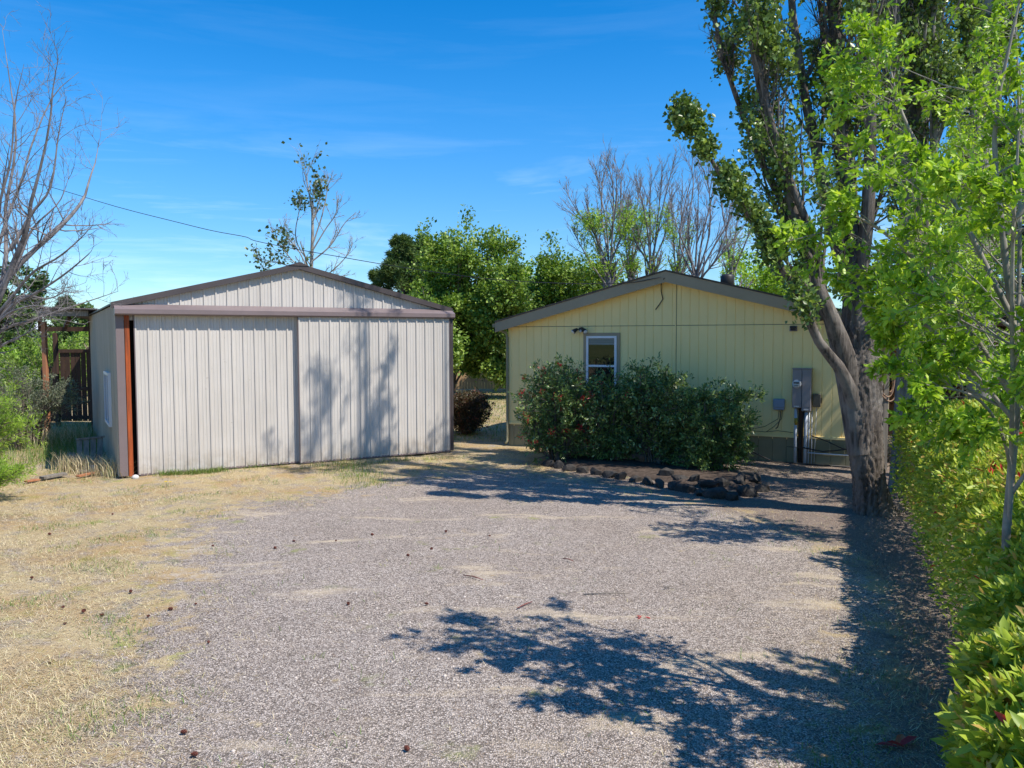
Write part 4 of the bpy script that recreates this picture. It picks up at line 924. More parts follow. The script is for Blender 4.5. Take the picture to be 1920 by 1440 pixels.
# -------- dark conifer closing the view on the right
def conifer(name, label, base, H, Rm, seed, mat='fir_leaf', zmin=.5, dens=1.0, size=.11, top=.0, group=None):
    r = np.random.default_rng(seed); b = np.array([base[0], base[1], 0.])
    root = treething(name, label, 'tree', b, group)
    lv = [limbset([([b, b + [0, 0, H * .5], b + [0.05, 0, H]], [H * .022, H * .013, .01])], 8)]
    n = int(70 * dens); t = r.uniform(zmin / H, .97, n); a = r.uniform(0, 6.28, n); L = Rm * (1 - t) ** .75 * r.uniform(.7, 1.15, n) + .15
    p_ = b + np.stack([np.zeros(n), np.zeros(n), t * H], 1); d_ = np.stack([np.cos(a), np.sin(a), np.full(n, .1 + top)], 1)
    l1 = growlevel(r, p_, d_, L, np.full(n, .03), 5, .06, .03); lv.append(l1)
    s2 = spawn(r, l1[0], l1[1], 12, .12, 1, 45, 12, .38, .5, .5); l2 = growlevel(r, *s2, 3, .08, .04); lv.append(l2)
    V, F = tubes(lv, [7, 4, 3]); np_mesh('trunk', local(V, b), F, M['bark'], root, smooth=True)
    V, F, T = twigleaves(r, l2[0], 22, size, .04, .16, .7, 0, 0, False, .3, .5); np_mesh('crown', local(V, b), F, M[mat], root, tone=T)
    return root
conifer('fir_tree', 'dark fir tree filling the gap behind the right poplars', (10.6, 18.5), 9.5, 2.6, 31, dens=1.7, zmin=1.0, size=.16)
conifer('fir_tree', 'second dark fir at the far right behind the elm', (13.2, 20), 9, 2.8, 32, dens=1.6, zmin=.3, size=.17)

# -------- porch structure behind the poplars (wood, lattice, hose)
pr = empty('wooden_porch', (8.2, 17.6, 0), house_rz, 'dim reddish wooden porch with white lattice behind the poplar trunks', 'porch')
mb = MB(); mb.box((-.1, -.4, 0), (.02, -.28, 3.0), bev=.008); mb.build('post', M['grey_wood'], pr)
mb = MB(); mb.box((2.4, -.4, 0), (2.52, -.28, 3.0), bev=.008); mb.build('post', M['grey_wood'], pr)
mb = MB(); mb.box((-.3, -.5, 2.95), (4.6, 3.0, 3.05)); mb.build('roof', M['dark_wood'], pr)
mb = MB(); mb.box((.1, 1.8, .8), (4.4, 1.85, 2.95)); mb.build('back_wall', M['post_wood'], pr)
mb = MB(); mb.box((0, -.35, .72), (4.5, 2.8, .80)); mb.box((0, -.37, .6), (4.5, -.35, .8)); mb.build('deck', M['dark_wood'], pr)
mb = MB()
for k in range(-8, 44):
    for sg in (-1, 1):
        a = Vector((k * .11, -.36 - .006 * sg, 0)); b = Vector((k * .11 + sg * .6, -.36 - .006 * sg, .6))
        if sg < 0: a.x += .0
        x0_, x1_ = a.x, b.x
        lo, hi = 0.02, 2.3
        # clip to panel
        def cl(t): return a + (b - a) * t
        t0_, t1_ = 0., 1.
        dx = b.x - a.x
        for lim, s_ in ((lo, 1), (hi, -1)):
            if dx * s_ > 0: t0_ = max(t0_, (lim - a.x) / dx) if s_ > 0 or True else t0_
            else: t1_ = min(t1_, (lim - a.x) / dx)
        if t1_ - t0_ > .08: mb.bar(cl(t0_), cl(t1_), .008, .035, (0, 1, 0))
mb.build('lattice', M['grey_wood'], pr)
hs = MB(); rh = random.Random(3); ptsh = []
for i in range(61):
    a_ = i / 60 * 2 * math.pi * 4.6; R_ = .30 + .07 * math.sin(i * .31) - .0012 * i; c = at(1668, 705, 16.2)
    ptsh.append((c[0] + math.cos(a_) * R_ * .62 + .03 * math.sin(i * .9), c[1] + .0028 * i, c[2] - .12 + math.sin(a_) * R_ * 1.15 + .04 * math.sin(i * .17)))
rp_, _ = resample(ptsh, [1] * len(ptsh), 180); hs.tube(rp_, .013, 6)
tag(hs.build('garden_hose', M['hose']), 'coiled tan garden hose hanging between the two poplar trunks', 'hose')
q = at(1664, 690, 16.25); mb = MB(); mb.box((q[0] - .05, 16.27, 0), (q[0] + .05, 16.36, q[2] + .35)); tag(mb.build('wooden_post', M['grey_wood']), 'plain wooden post behind the coiled hose', 'post')

# -------- hedge
HP = np.array([(8.4, 13.6, 1.7, 1.60), (7.6, 11.3, 1.75, 1.70), (6.7, 9.2, 1.75, 1.72), (5.95, 7.3, 1.75, 1.70), (5.2, 5.6, 1.7, 1.64), (4.3, 4.1, 1.7, 1.58), (3.6, 3.0, 1.75, 1.54), (3.1, 2.0, 1.75, 1.5)])
def hedge():
    r = np.random.default_rng(77); base = np.array([4.7, 7.3, 0.])
    root = treething('hedge', 'long glossy green hedge with red new shoots along the right edge', 'hedge', base)
    n = 125000
    w = np.array([1.0, 1.0, 1.1, 1.3, 1.6, 2.0, 1.2]); w = w / w.sum()
    seg = r.choice(len(HP) - 1, n, p=w); t = r.uniform(0, 1, n)
    c = HP[seg] * (1 - t)[:, None] + HP[seg + 1] * t[:, None]
    tan = nrm(np.column_stack([HP[seg + 1, :2] - HP[seg, :2], np.zeros(n)]))
    side = np.column_stack([-tan[:, 1], tan[:, 0], np.zeros(n)])    # points to the left? (tan goes toward camera)
    side = np.zeros((n, 3)); side[:, 0] = -1.0; side[:, 1] = .12
    th = r.uniform(-.25, np.pi * .9, n)                            # angle around the section from drive-side base over the top
    e = .7
    cs = np.sign(np.cos(th)) * np.abs(np.cos(th)) ** e; sn = np.sign(np.sin(th)) * np.abs(np.sin(th)) ** e
    ph = c[:, 1] * 2.3 + th * 3
    lump = .98 + .03 * np.sin(ph + np.sin(c[:, 1] * 1.7)) * np.cos(c[:, 1] * 3.1 + th * 4) + .03 * np.sin(c[:, 1] * 9.7 + th * 7 + 2 * np.sin(th * 3)) + .025 * np.sin(c[:, 1] * 17 + th * 13)
    depth = 1.04 - np.abs(r.normal(0, .11, n))
    rad = lump * depth
    hz = c[:, 3] * .52
    pos = np.column_stack([c[:, :2], hz]) + side * (cs * c[:, 2] * rad)[:, None]
    pos[:, 2] = hz + sn * hz * rad * .95
    low = sn < 0; pos[low, 2] = hz[low] * r.uniform(.05, 1, low.sum())
    outd = side * cs[:, None] + np.array([0, 0, 1.]) * (sn[:, None] + .35) + tan * r.normal(0, .4, n)[:, None]
    d = nrm(outd) * .7 + r.normal(0, .62, (n, 3))
    cl = .5 + .5 * np.sin(pos[:, 0] * 5 + 3 * np.sin(pos[:, 1] * 4)) * np.sin(pos[:, 2] * 6 + pos[:, 1] * 3)
    tone = np.clip(.3 * cl + .62 * r.uniform(0, 1, n) ** 1.1 + .18, 0, .955)
    tone[r.uniform(0, 1, n) < .004] = 1.0; tone[r.uniform(0, 1, n) < .02] = .96
    dist = np.hypot(pos[:, 0], pos[:, 1]); nearm = dist < 9.5
    V, F, T = leafmesh(r, pos[nearm], d[nearm], .068 * r.choice([.6, 1.0, 1.3], nearm.sum()) * np.where(dist[nearm] < 4.6, 1.12, 1.0), .34, True, .35, .16, tone[nearm]); np_mesh('foliage', local(V, base), F, M['hedge_leaf'], root, tone=T, smooth=False)
    V, F, T = leafmesh(r, pos[~nearm], d[~nearm], .085, .42, False, .45, .35, tone[~nearm]); np_mesh('foliage', local(V, base), F, M['hedge_leaf'], root, tone=T)
    # stems
    m_ = 420; seg = r.integers(0, len(HP) - 1, m_); t = r.uniform(0, 1, m_); c = HP[seg] * (1 - t)[:, None] + HP[seg + 1] * t[:, None]
    p_ = np.column_stack([c[:, 0] + r.normal(0, .25, m_), c[:, 1] + r.normal(0, .2, m_), np.zeros(m_)])
    l0 = growlevel(r, p_, np.column_stack([r.normal(0, .25, (m_, 2)), np.ones(m_)]), c[:, 3] * .9, np.full(m_, .014), 5, .1, .03)
    s2 = spawn(r, *l0, 6, .2, 1, 45, 14, .4, .5); l1 = growlevel(r, *s2, 4, .1, .03)
    # shoots with red tips rising over the top
    m_ = 260; seg = r.integers(0, len(HP) - 1, m_); t = r.uniform(0, 1, m_); c = HP[seg] * (1 - t)[:, None] + HP[seg + 1] * t[:, None]
    p_ = np.column_stack([c[:, 0] + r.uniform(-1.6, 1.3, m_), c[:, 1], c[:, 3] * r.uniform(.86, .96, m_)]); hd = np.abs(p_[:, 0] - c[:, 0]); p_[:, 2] -= hd ** 4 * .06
    l2 = growlevel(r, p_, np.column_stack([r.normal(-.3, .4, m_), r.normal(0, .4, m_), np.ones(m_)]), r.uniform(.12, .26, m_), np.full(m_, .004), 3, .08, .05, .6)
    V, F = tubes([l0, l1, l2], [5, 3, 4]); np_mesh('stem', local(V, base), F, M['bark'], root)
    V, F, T = twigleaves(r, l2[0], 5, .085, .004, .34, .55, 0, .1, True, .4, .5, .4); np_mesh('foliage', local(V, base), F, M['hedge_leaf'], root, tone=np.clip(T * .5 + .45, 0, .94)) if False else None; keep_ = (V, F, np.clip(T * .5 + .45, 0, .93))
    red = l2[0][r.uniform(0, 1, m_) < .62]
    V, F, T = twigleaves(r, red, 6, .06, .008, .33, .5, 0, .8, True, .3, .5, .4)
    V = np.concatenate([keep_[0], V]); F = np.concatenate([keep_[1], F + len(keep_[0])]); T = np.concatenate([keep_[2], np.full(len(T), 1.0)]); np_mesh('foliage', local(V, base), F, M['hedge_leaf'], root, tone=T)
M['maroon_twig'] = solid('red_brown_twig', (.22, .07, .05), (.15, .05, .04), .6)
hedge()

# -------- shrubs
def shrub(label, bx, by, rx, ry, H, seed, n_main=26, mat='shrub_leaf', red=.04, size=.082, per=7, sprigs=0, group=None, redmat='red_leaf', lowred=0):
    r = np.random.default_rng(seed); b = np.array([bx, by, 0.])
    root = treething('shrub', label, 'shrub', b, group)
    a = r.uniform(0, 6.28, n_main); f = np.sqrt(r.uniform(0.02, 1, n_main))
    tgt = b + np.stack([np.cos(a) * rx * f * .85, np.sin(a) * ry * f * .85, H * .92 * np.sqrt(np.clip(1 - .55 * f * f, .1, 1)) * np.where(r.uniform(0, 1, n_main) < .3, r.uniform(.25, .6, n_main), r.uniform(.8, 1.05, n_main))], 1)
    st = b + np.stack([np.cos(a) * rx * f * .25, np.sin(a) * ry * f * .25, np.zeros(n_main)], 1)
    limbs = []
    for s, t_ in zip(st, tgt):
        m1 = s + (t_ - s) * .45 + np.array([0, 0, .12 * H]) + r.normal(0, .04, 3); limbs.append(([s, m1, t_], [.022, .015, .006]))
    P, R = limbset(limbs, 8); L0 = (P, R)
    s1 = spawn(r, P, R, 15, .05, 1, 58, 15, .36, .5, .2); l1 = growlevel(r, *s1, 4, .12, .02)
    s2 = spawn(r, *l1, 5, .25, 1, 45, 15, .45, .6); l2 = growlevel(r, s2[0], s2[1], np.clip(s2[2], .1, .28), np.maximum(s2[3], .002), 3, .12, .03)
    lv = [L0, l1, l2]
    if sprigs:
        k = r.integers(0, n_main, sprigs); q = tgt[k]
        ls = growlevel(r, q, np.column_stack([r.normal(0, .3, (sprigs, 2)), np.ones(sprigs)]), r.uniform(.25, .6, sprigs), np.full(sprigs, .006), 4, .12, .02); lv.append(ls)
    V, F = tubes(lv, [5, 4, 3] + ([4] if sprigs else []))
    np_mesh('stem', local(V, b), F, M['bark'], root, smooth=True)
    V, F, T = twigleaves(r, l2[0], per, size, .03, .42, .75, 0, .1, False, .4, .6, .3)
    np_mesh('foliage', local(V, b), F, M[mat], root, tone=T)
    if sprigs:
        V, F, T = twigleaves(r, ls[0], 7, size, .01, .42, .7, 0, .2, False, .4, .6, .3); np_mesh('foliage', local(V, b), F, M[mat], root, tone=T)
    if red > 0:
        q_ = l2[0][:, -1]; z = q_[:, 2]; out_ = (((q_[:, 0] - bx) / rx) ** 2 + ((q_[:, 1] - by) / ry) ** 2 + (z / H) ** 2 > .75) & (q_[:, 1] < by + .3)
        m_ = out_ & (r.uniform(0, 1, len(z)) < 2 * red * (1 + lowred * (z < H * .4)))
        if m_.sum():
            V, F, T = twigleaves(r, l2[0][m_], 9, size * 1.0, .03, .38, .8, 0, .7, False, .3, .6, .3); np_mesh('red_leaves', local(V, b), F, M[redmat], root, tone=T)
    return root
shrub('left shrub in front of the house, with scattered red shoots', 1.0, 17.6, 1.0, .9, 2.25, 41, 34, red=.02, sprigs=8, group='shrubs before the yellow wall', lowred=7)
shrub('low middle shrub directly under the house window', 2.15, 17.4, .95, .8, 1.95, 42, 26, red=.008, sprigs=8, group='shrubs before the yellow wall')
shrub('middle shrub with tall bare sprigs right of the window', 3.05, 17.1, .85, .8, 2.1, 43, 26, red=.004, sprigs=22, group='shrubs before the yellow wall')
shrub('dense rounded dark green shrub nearest the meter cabinet', 4.1, 16.5, .95, .85, 1.85, 44, 32, red=.0, sprigs=2, per=11, group='shrubs before the yellow wall')
shrub('reddish shrub behind the right corner of the metal shed', -1.3, 22.8, .75, .7, 1.25, 46, 28, mat='maroon_leaf', red=.05, size=.07, redmat='maroon_leaf')

# -------- soil bed and border rocks
def bed():
    pth = [gnd(1020, 868), gnd(1120, 884), gnd(1220, 900), gnd(1320, 915), gnd(1430, 925)]
    P, _ = resample(pth, [1] * 5, 30); V = []; F = []
    for i, q in enumerate(P):
        for j, (o, h) in enumerate(((0, -.03), (.15, .06), (.6, .10), (1.5, .09), (2.2, -.03))):
            e = min(1, i / 3, (30 - i) / 3); V.append((q[0] + o * .30, q[1] + o * .92, h * e - .03 * (1 - e) + .01 * math.sin(i * 1.7 + j)))
    for i in range(30):
        for j in range(4): a = i * 5 + j; F.append((a, a + 5, a + 6, a + 1))
    o = np_mesh('soil_bed', V, F, M['soil'], smooth=True); tag(o, kind='structure')
M['soil'] = solid('dark_soil', (.12, .09, .07), (.05, .038, .03), .95, 0, (9, 9, 9), 9, .35, .65, .9, .03, .1)
bed()
def rockmesh(seed, s):
    import bmesh
    bm = bmesh.new(); bmesh.ops.create_icosphere(bm, subdivisions=2, radius=1.0); r = random.Random(seed)
    pl_ = [(Vector((r.gauss(0, 1), r.gauss(0, 1), r.gauss(0, 1))).normalized(), r.uniform(.45, .8)) for _ in range(16)]
    for v in bm.verts:
        for n_, d_ in pl_:
            k = v.co.dot(n_)
            if k > d_: v.co -= n_ * (k - d_)
        v.co.x *= s[0]; v.co.y *= s[1]; v.co.z *= s[2]
    me = bpy.data.meshes.new('border_rock'); bm.to_mesh(me); bm.free(); me.materials.append(M['rock']); return me
rr = random.Random(9)
row = [(1030, 872), (1048, 876), (1068, 880), (1092, 884), (1118, 889), (1140, 893), (1165, 897), (1190, 902), (1214, 906), (1238, 910), (1262, 916), (1288, 920), (1312, 926), (1342, 931), (1372, 934), (1400, 928), (1428, 920), (1250, 897), (1275, 903), (1300, 907), (1330, 914), (1358, 915), (1388, 912), (1414, 906)]
for i, (u, v) in enumerate(row):
    s = (.22 + rr.uniform(-.07, .12), .16 + rr.uniform(-.04, .05), .15 + rr.uniform(-.04, .06))
    if i == 13: s = (.36, .2, .22)
    o = bpy.data.objects.new('border_rock', rockmesh(100 + i, s)); col.objects.link(o); q = gnd(u, v); o.location = (q[0], q[1], s[2] * (.1 if i < 17 else .4)); o.rotation_euler = (0, 0, rr.uniform(0, 3))
    lab = 'dark basalt rock in the lower row edging the shrub bed'
    if i >= 17: lab = 'dark basalt rock stacked in the upper row at the right end of the bed'
    if i == 13: lab = 'largest flat faced dark rock in the border of the shrub bed'
    if i == 16: lab = 'last rock at the right end of the bed border, nearest the poplar'
    if i == 0: lab = 'first rock at the left end of the shrub bed border'
    tag(o, lab, 'rock', 'rocks edging the shrub bed')

# -------- pine cones and small litter
import bmesh
def cone_mesh():
    r = np.random.default_rng(3); V = []; F = []
    m_ = MB(); m_.tube([(-.035, 0, .02), (-.015, 0, .02), (.02, 0, .02), (.04, 0, .02)], [.008, .018, .014, .003], 8)
    for i in range(46):
        t = i / 46; x = -.033 + .07 * t; a = i * 2.4; R_ = .021 * math.sin(math.pi * (t * .8 + .15)) + .004
        c = Vector((x, math.cos(a) * R_, .02 + math.sin(a) * R_)); d = Vector((.25, math.cos(a), math.sin(a))).normalized(); s_ = Vector((0, -math.sin(a), math.cos(a)))
        m_.add([c - s_ * .006 - d * .008, c + s_ * .006 - d * .008, c + s_ * .004 + d * .007, c - s_ * .004 + d * .007, c + Vector((.004, 0, 0))], [(0, 1, 2, 3), (0, 1, 4), (1, 2, 4), (2, 3, 4), (3, 0, 4)])
    return m_
cones_grass = [(93, 1003), (187, 1011), (245, 1111), (118, 1140), (191, 1155), (122, 1171), (95, 1245), (157, 1148), (60, 1085), (211, 965)]
cones_gravel = [(367, 1134), (399, 1025), (516, 1029), (551, 1016), (630, 1015), (391, 1206), (320, 1144), (278, 1157), (765, 1043), (809, 1031), (836, 998), (698, 1004), (918, 1006), (653, 1134), (800, 1134), (365, 1418), (345, 1376), (763, 1407)]
first = None; rr = random.Random(2)
for i, (u, v) in enumerate(cones_grass + cones_gravel):
    if first is None: first = cone_mesh().build('pine_cone', M['cone']); o = first
    else: o = first.copy(); col.objects.link(o)
    q = gnd(u, v); o.location = (q[0], q[1], .004); o.rotation_euler = (0, 0, rr.uniform(0, 6.28)); s = rr.uniform(.4, .65); o.scale = (s, s, s)
    tag(o, 'small brown pine cone on the dry grass left of the gravel' if i < len(cones_grass) else 'small reddish brown pine cone lying on bare gravel', 'pine cone', 'pine cones on dry grass' if i < len(cones_grass) else 'pine cones on gravel')
# fallen leaves
r_ = np.random.default_rng(5)
for lab, mt_, lst, sz in (('pink red fallen petals on the gravel near the foreground shadow', 'red_leaf', [(1204, 1160)], .07), ('fallen red photinia sprig on the shaded litter by the hedge', 'red_leaf', [(1690, 1405)], .16)):
    for (u, v) in lst:
        q = gnd(u, v); P_ = np.array([[q[0], q[1], .02]] * 4) + r_.normal(0, .015, (4, 3)) * [1, 1, 0.2]
        V, F, T = leafmesh(r_, P_, r_.normal(0, 1, (4, 3)) * [1, 1, .2], sz, .3, True, .9)
        tag(np_mesh('fallen_leaf', V, F, M[mt_], tone=T), lab, 'leaf')
for i, (u, v, u2, v2, lab) in enumerate([(868, 1078, 906, 1087, 'thin reddish twig on the open gravel'), (1055, 1047, 1075, 1052, 'short orange twig on gravel beyond the thin reddish one'), (1245, 1102, 1262, 1100, 'pale short stick right of the sandy patch'), (1095, 1114, 1180, 1113, 'long pale straw stick above the foreground shadow'), (970, 1140, 998, 1128, 'brown forked twig at the left tip of the foreground shadow')]):
    a = gnd(u, v, .012); b = gnd(u2, v2, .012); m_ = MB(); mid = (a + b) / 2 + np.array([.01, .02, .004]); m_.tube([a, mid, b], [.006, .007, .004], 6); tag(m_.build('twig', M['maroon_twig'] if i in (0, 1, 4) else M['grey_wood']), lab, 'twig')
# yellow flower by the shed door
q = gnd(312, 914); fl = empty('dandelion', q, 0, 'tiny yellow wildflowers in the grass before the shed door', 'flower')
mb = MB()
mb = None
for dx, dy in ((0, 0), (.06, .03), (-.03, .05)): mb = MB(); mb.tube([(dx, dy, 0), (dx + .01, dy, .06), (dx, dy, .1)], .003, 5); mb.build('stem', M['skirt'], fl)
mb = MB()
for dx, dy in ((0, 0), (.06, .03), (-.03, .05)):
    for k in range(9):
        a = k * .698; mb.add([(dx, dy, .1), (dx + .022 * math.cos(a - .25), dy + .022 * math.sin(a - .25), .108), (dx + .032 * math.cos(a), dy + .032 * math.sin(a), .106), (dx + .022 * math.cos(a + .25), dy + .022 * math.sin(a + .25), .108)], [(0, 1, 2, 3)])
mb.build('petal', M['yellowfl'], fl)
# green grass tufts at the shed door foot and tall dry stems at the corner
def along(a, b, n, w): t = rng.uniform(0, 1, n)[:, None]; return (np.array(a[:2]) * (1 - t) + np.array(b[:2]) * t) + rng.normal(0, w, (n, 2))
pp = np.concatenate([along(gnd(300, 893), gnd(345, 889), 350, .05), along(gnd(350, 889), gnd(420, 883), 700, .06), along(gnd(460, 877), gnd(540, 869), 450, .06), along(gnd(640, 868), gnd(700, 912), 900, .25), along(gnd(560, 878), gnd(830, 858), 500, .08)])
blades('green_grass', pp, (.06, .18), .006, (.05, .8), M['grass'], 'green grass growing along the foot of the shed doors', cat='grass')
pp = np.concatenate([along(gnd(120, 880), gnd(240, 893), 1600, .16), along(gnd(100, 815), gnd(170, 830), 1500, .8)])
pp = pp[~in_shed(pp[:, 0], pp[:, 1])]
blades('tall_grass', pp, (.15, .55), .007, (.02, .5), M['straw'], 'tall seed grass at the shed corner', cat='grass', tone=rng.uniform(.2, 1, len(pp)))
pp = along(gnd(100, 870), gnd(180, 800), 6000, .9); pp = pp[~in_shed(pp[:, 0], pp[:, 1])]
blades('tall_grass', pp, (.12, .4), .008, (.05, .8), M['grass'], 'dark green grass in the shade along the shed side', cat='grass')
pp = np.column_stack([rng.uniform(-3.5, .9, 9000), rng.uniform(21, 40, 9000)]); pp = pp[ok(pp[:, 0], pp[:, 1])]
blades('green_grass', pp, (.05, .14), .012, (.1, .9), M['grass'], 'yellow green grass in the gap between shed and house', cat='grass')

# -------- green trees behind
def broadleaf(label, px, ptop, Y, halfw_px, seed, mat='maple_leaf', size=.16, n1=11, n2=9, n3=6, per=9, ptrunk=None, group='green trees behind the buildings', bot=.28, keepf=None, name='leafy_tree', bark='bark', trk=.14):
    top = at(px, ptop, Y); H = top[2]; hw = halfw_px * Y / F0; b = np.array([top[0] if ptrunk is None else at(ptrunk, 600, Y)[0], Y, 0.])
    r = np.random.default_rng(seed); limbs = [([b, b + [0, 0, H * .3], (b + top) / 2 + [0, 0, .1 * H], top - [0, 0, .05 * H]], [trk, trk * .8, trk * .5, .02])]
    for k in range(n1):
        a = r.uniform(0, 6.28); f = bot + (1 - bot) * (k + .5) / n1 * .8; rad = hw * math.sqrt(max(.1, 1 - ((f - .5) / .62) ** 2)) * r.uniform(.7, 1.05)
        s = b + (top - b) * (f * .55); e = b + (top - b) * min(f + .10, .97); e = e + np.array([math.cos(a) * rad, math.sin(a) * rad, r.uniform(-.05, .05) * H]); e[2] = min(e[2], H * .96)
        limbs.append(([s, (s + e) / 2 + [0, 0, .05 * H], e], [trk * .4, trk * .25, .015]))
    sp = [dict(n=n2, t0=.3, ang=48, jit=14, ratio=.38, rr=.5, k=5, w=.1, trop=.03, maxL=2.0, lm=.3), dict(n=n3, t0=.2, ang=45, jit=14, ratio=.5, rr=.5, k=4, w=.12, trop=.0, maxL=.9, rmin=.006)]
    lf = dict(mat=mat, per=int(per * 1.4), size=size * 1.05, spread=.16, aspect=.65, out=.9, flat=.6, tj=.45)
    if keepf: lf['mask'] = keepf
    return make_tree(name, label, 'tree', b, limbs, 8, sp, [6, 4, 3], lf, bark, seed, group)
broadleaf('tallest round crowned green tree between shed and house', 872, 428, 38, 80, 51, ptrunk=849, n1=24, n2=14, n3=8, per=13, bot=.10)
broadleaf('green tree just left of the house roof, behind the round crowned one', 960, 500, 36, 62, 52, n1=20, n2=12, n3=7, per=12, bot=.10)
broadleaf('low green tree spilling over the left roof slope', 1040, 490, 40, 62, 53, n1=18, n2=12, n3=7, per=12, bot=.15)
broadleaf('green tree behind the left half of the house roof', 1110, 495, 42, 62, 54, n1=16, n2=11, n3=7, per=12)
broadleaf('small upright pale green tree beside the bare pole', 1005, 492, 50, 40, 55, mat='willow_leaf', n1=14, n2=9, n3=7, per=10)
broadleaf('upright pale green tree touching the bare pole', 975, 500, 52, 30, 57, mat='willow_leaf', n1=14, n2=9, n3=7, per=10)
broadleaf('pale green tree behind the right half of the house roof', 1440, 470, 40, 90, 56, mat='willow_leaf', n1=16, n2=10, n3=6, per=9, size=.17)
broadleaf('green tree low behind the shed right corner', 800, 560, 34, 55, 58, n1=12, n2=9, n3=7, per=10, bot=.1)
conifer('pine_tree', 'dark green pine left of the round crowned tree', tuple(at(755, 500, 46)[:2]), at(755, 440, 46)[2], 3.0, 61, 'pine_leaf', 2.0, 1.9, .30, group='pines behind the shed')
conifer('pine_tree', 'pine tip showing just beside the round crowned tree', tuple(at(790, 500, 48)[:2]), at(790, 432, 48)[2], 2.6, 62, 'pine_leaf', 2.0, 1.6, .30, group='pines behind the shed')
conifer('pine_tree', 'small low pine above the right shed roof slope', tuple(at(706, 500, 46)[:2]), at(706, 505, 46)[2], 1.6, 63, 'pine_leaf', 1.0, 1.1, .24, group='pines behind the shed')
# half bare tree behind the shed
Y = 30
tb = at(585, 600, Y)
limbs = [([np.array([tb[0], Y, 0]), at(583, 560, Y), at(585, 470, Y), at(586, 400, Y), at(578, 355, Y), at(571, 322, Y)], [.09, .08, .065, .05, .025, .010])]
for pts in ([(584, 520), (560, 470), (535, 440), (523, 410)], [(584, 500), (555, 450), (560, 400), (565, 385)], [(586, 460), (605, 400), (615, 350), (618, 340)], [(585, 490), (620, 460), (645, 420), (668, 398)], [(584, 530), (620, 510), (650, 480), (662, 455)], [(584, 520), (545, 500), (510, 490), (480, 485)], [(584, 510), (550, 490), (520, 450), (515, 430)], [(586, 470), (610, 430), (630, 400), (635, 365)], [(585, 530), (630, 520), (655, 515)], [(590, 400), (600, 370), (602, 340)]):
    limbs.append(up(pts, Y + random.Random(len(limbs)).uniform(-1, 1), .03, .009))
def lm(Pt, r):
    u = 960 + Pt[:, 0] / Pt[:, 1] * F0; v = 633 - (Pt[:, 2] - CAMZ) / Pt[:, 1] * F0
    return ((u < 545) & (v > 430) | (v < 390) & (u < 612) | (v > 460) & (u < 600) & (u > 545)) & (r.uniform(0, 1, len(u)) < .42)
make_tree('aspen_tree', 'half bare pale barked tree behind the shed roof', 'tree', (tb[0], Y), limbs, 10,
          [dict(n=11, t0=.2, ang=40, jit=14, ratio=.38, rr=.6, k=5, w=.13, trop=.05, maxL=1.5), dict(n=6, t0=.2, ang=38, jit=12, ratio=.5, rr=.5, k=4, w=.1, trop=.05, rmin=.007)],
          [6, 4, 3], dict(mat='aspen_leaf', per=5, size=.14, spread=.12, aspect=.9, out=.9, mask=lm), 'pale_bark', 66)
# bare trees behind the house
def bare(label, Y, base_px, limbpx, seed, leafmask=None, group='half dead trees behind the house'):
    b = at(base_px, 600, Y); r = random.Random(seed); limbs = [([np.array([b[0], Y, 0]), at(base_px, 560, Y), at(base_px + 1, 520, Y)], [.17, .14, .10])]
    for pts in limbpx: limbs.append(up(pts, [Y] + [Y + r.uniform(-1.0, 1.0)] * (len(pts) - 1), .045, .011))
    lf = [dict(mat='willow_leaf', per=12, size=.17, spread=.12, aspect=.3, out=.7, droop=.2, mask=leafmask)] if leafmask else None
    return make_tree('bare_tree', label, 'tree', (b[0], Y), limbs, 9,
        [dict(n=15, t0=.15, ang=26, jit=10, ratio=.38, rr=.5, k=5, w=.10, trop=.10, maxL=2.2, rmin=.010), dict(n=7, t0=.2, ang=30, jit=9, ratio=.5, rr=.6, k=4, w=.10, trop=.06, rmin=.009)],
        [6, 4, 3], lf, 'twig', seed, group)
def msk(u0, u1, v0, v1, pr):
    def f(Pt, r):
        u = 960 + Pt[:, 0] / Pt[:, 1] * F0; v = 633 - (Pt[:, 2] - CAMZ) / Pt[:, 1] * F0
        return (u > u0) & (u < u1) & (v > v0) & (v < v1) & (r.uniform(0, 1, len(u)) < pr)
    return f
bare('leftmost bare tree above the roof ridge, with many thin vertical branches', 34, 1142, [[(1142, 530), (1115, 440), (1085, 400), (1062, 360)], [(1142, 520), (1138, 430), (1125, 360), (1118, 320)], [(1143, 520), (1150, 400), (1148, 340), (1140, 310)], [(1143, 530), (1105, 430), (1065, 395)], [(1143, 500), (1160, 420), (1165, 350), (1160, 320)], [(1140, 480), (1128, 400), (1130, 340), (1135, 318)], [(1142, 500), (1170, 430), (1178, 380)], [(1140, 540), (1100, 480), (1070, 425)], [(1143, 450), (1155, 380), (1156, 330)], [(1141, 500), (1110, 420), (1095, 360)]], 71, msk(1080, 1200, 400, 560, .6))
bare('middle bare tree behind the house ridge with leafy lower twigs', 36, 1220, [[(1220, 520), (1215, 440), (1205, 380), (1195, 345)], [(1222, 520), (1232, 420), (1240, 350), (1242, 310)], [(1220, 510), (1195, 430), (1180, 380)], [(1222, 490), (1245, 380), (1262, 310)], [(1221, 520), (1218, 400), (1222, 330)], [(1222, 500), (1250, 430), (1258, 360)], [(1220, 500), (1190, 450), (1170, 400)]], 72, msk(1190, 1275, 390, 560, .45))
bare('thin bare tree between the leftmost and middle ones', 38, 1182, [[(1182, 530), (1178, 440), (1165, 380)], [(1183, 520), (1190, 430), (1200, 350)], [(1182, 520), (1172, 440), (1180, 360)], [(1183, 500), (1200, 440), (1215, 370)]], 74, msk(1140, 1230, 380, 560, .7))
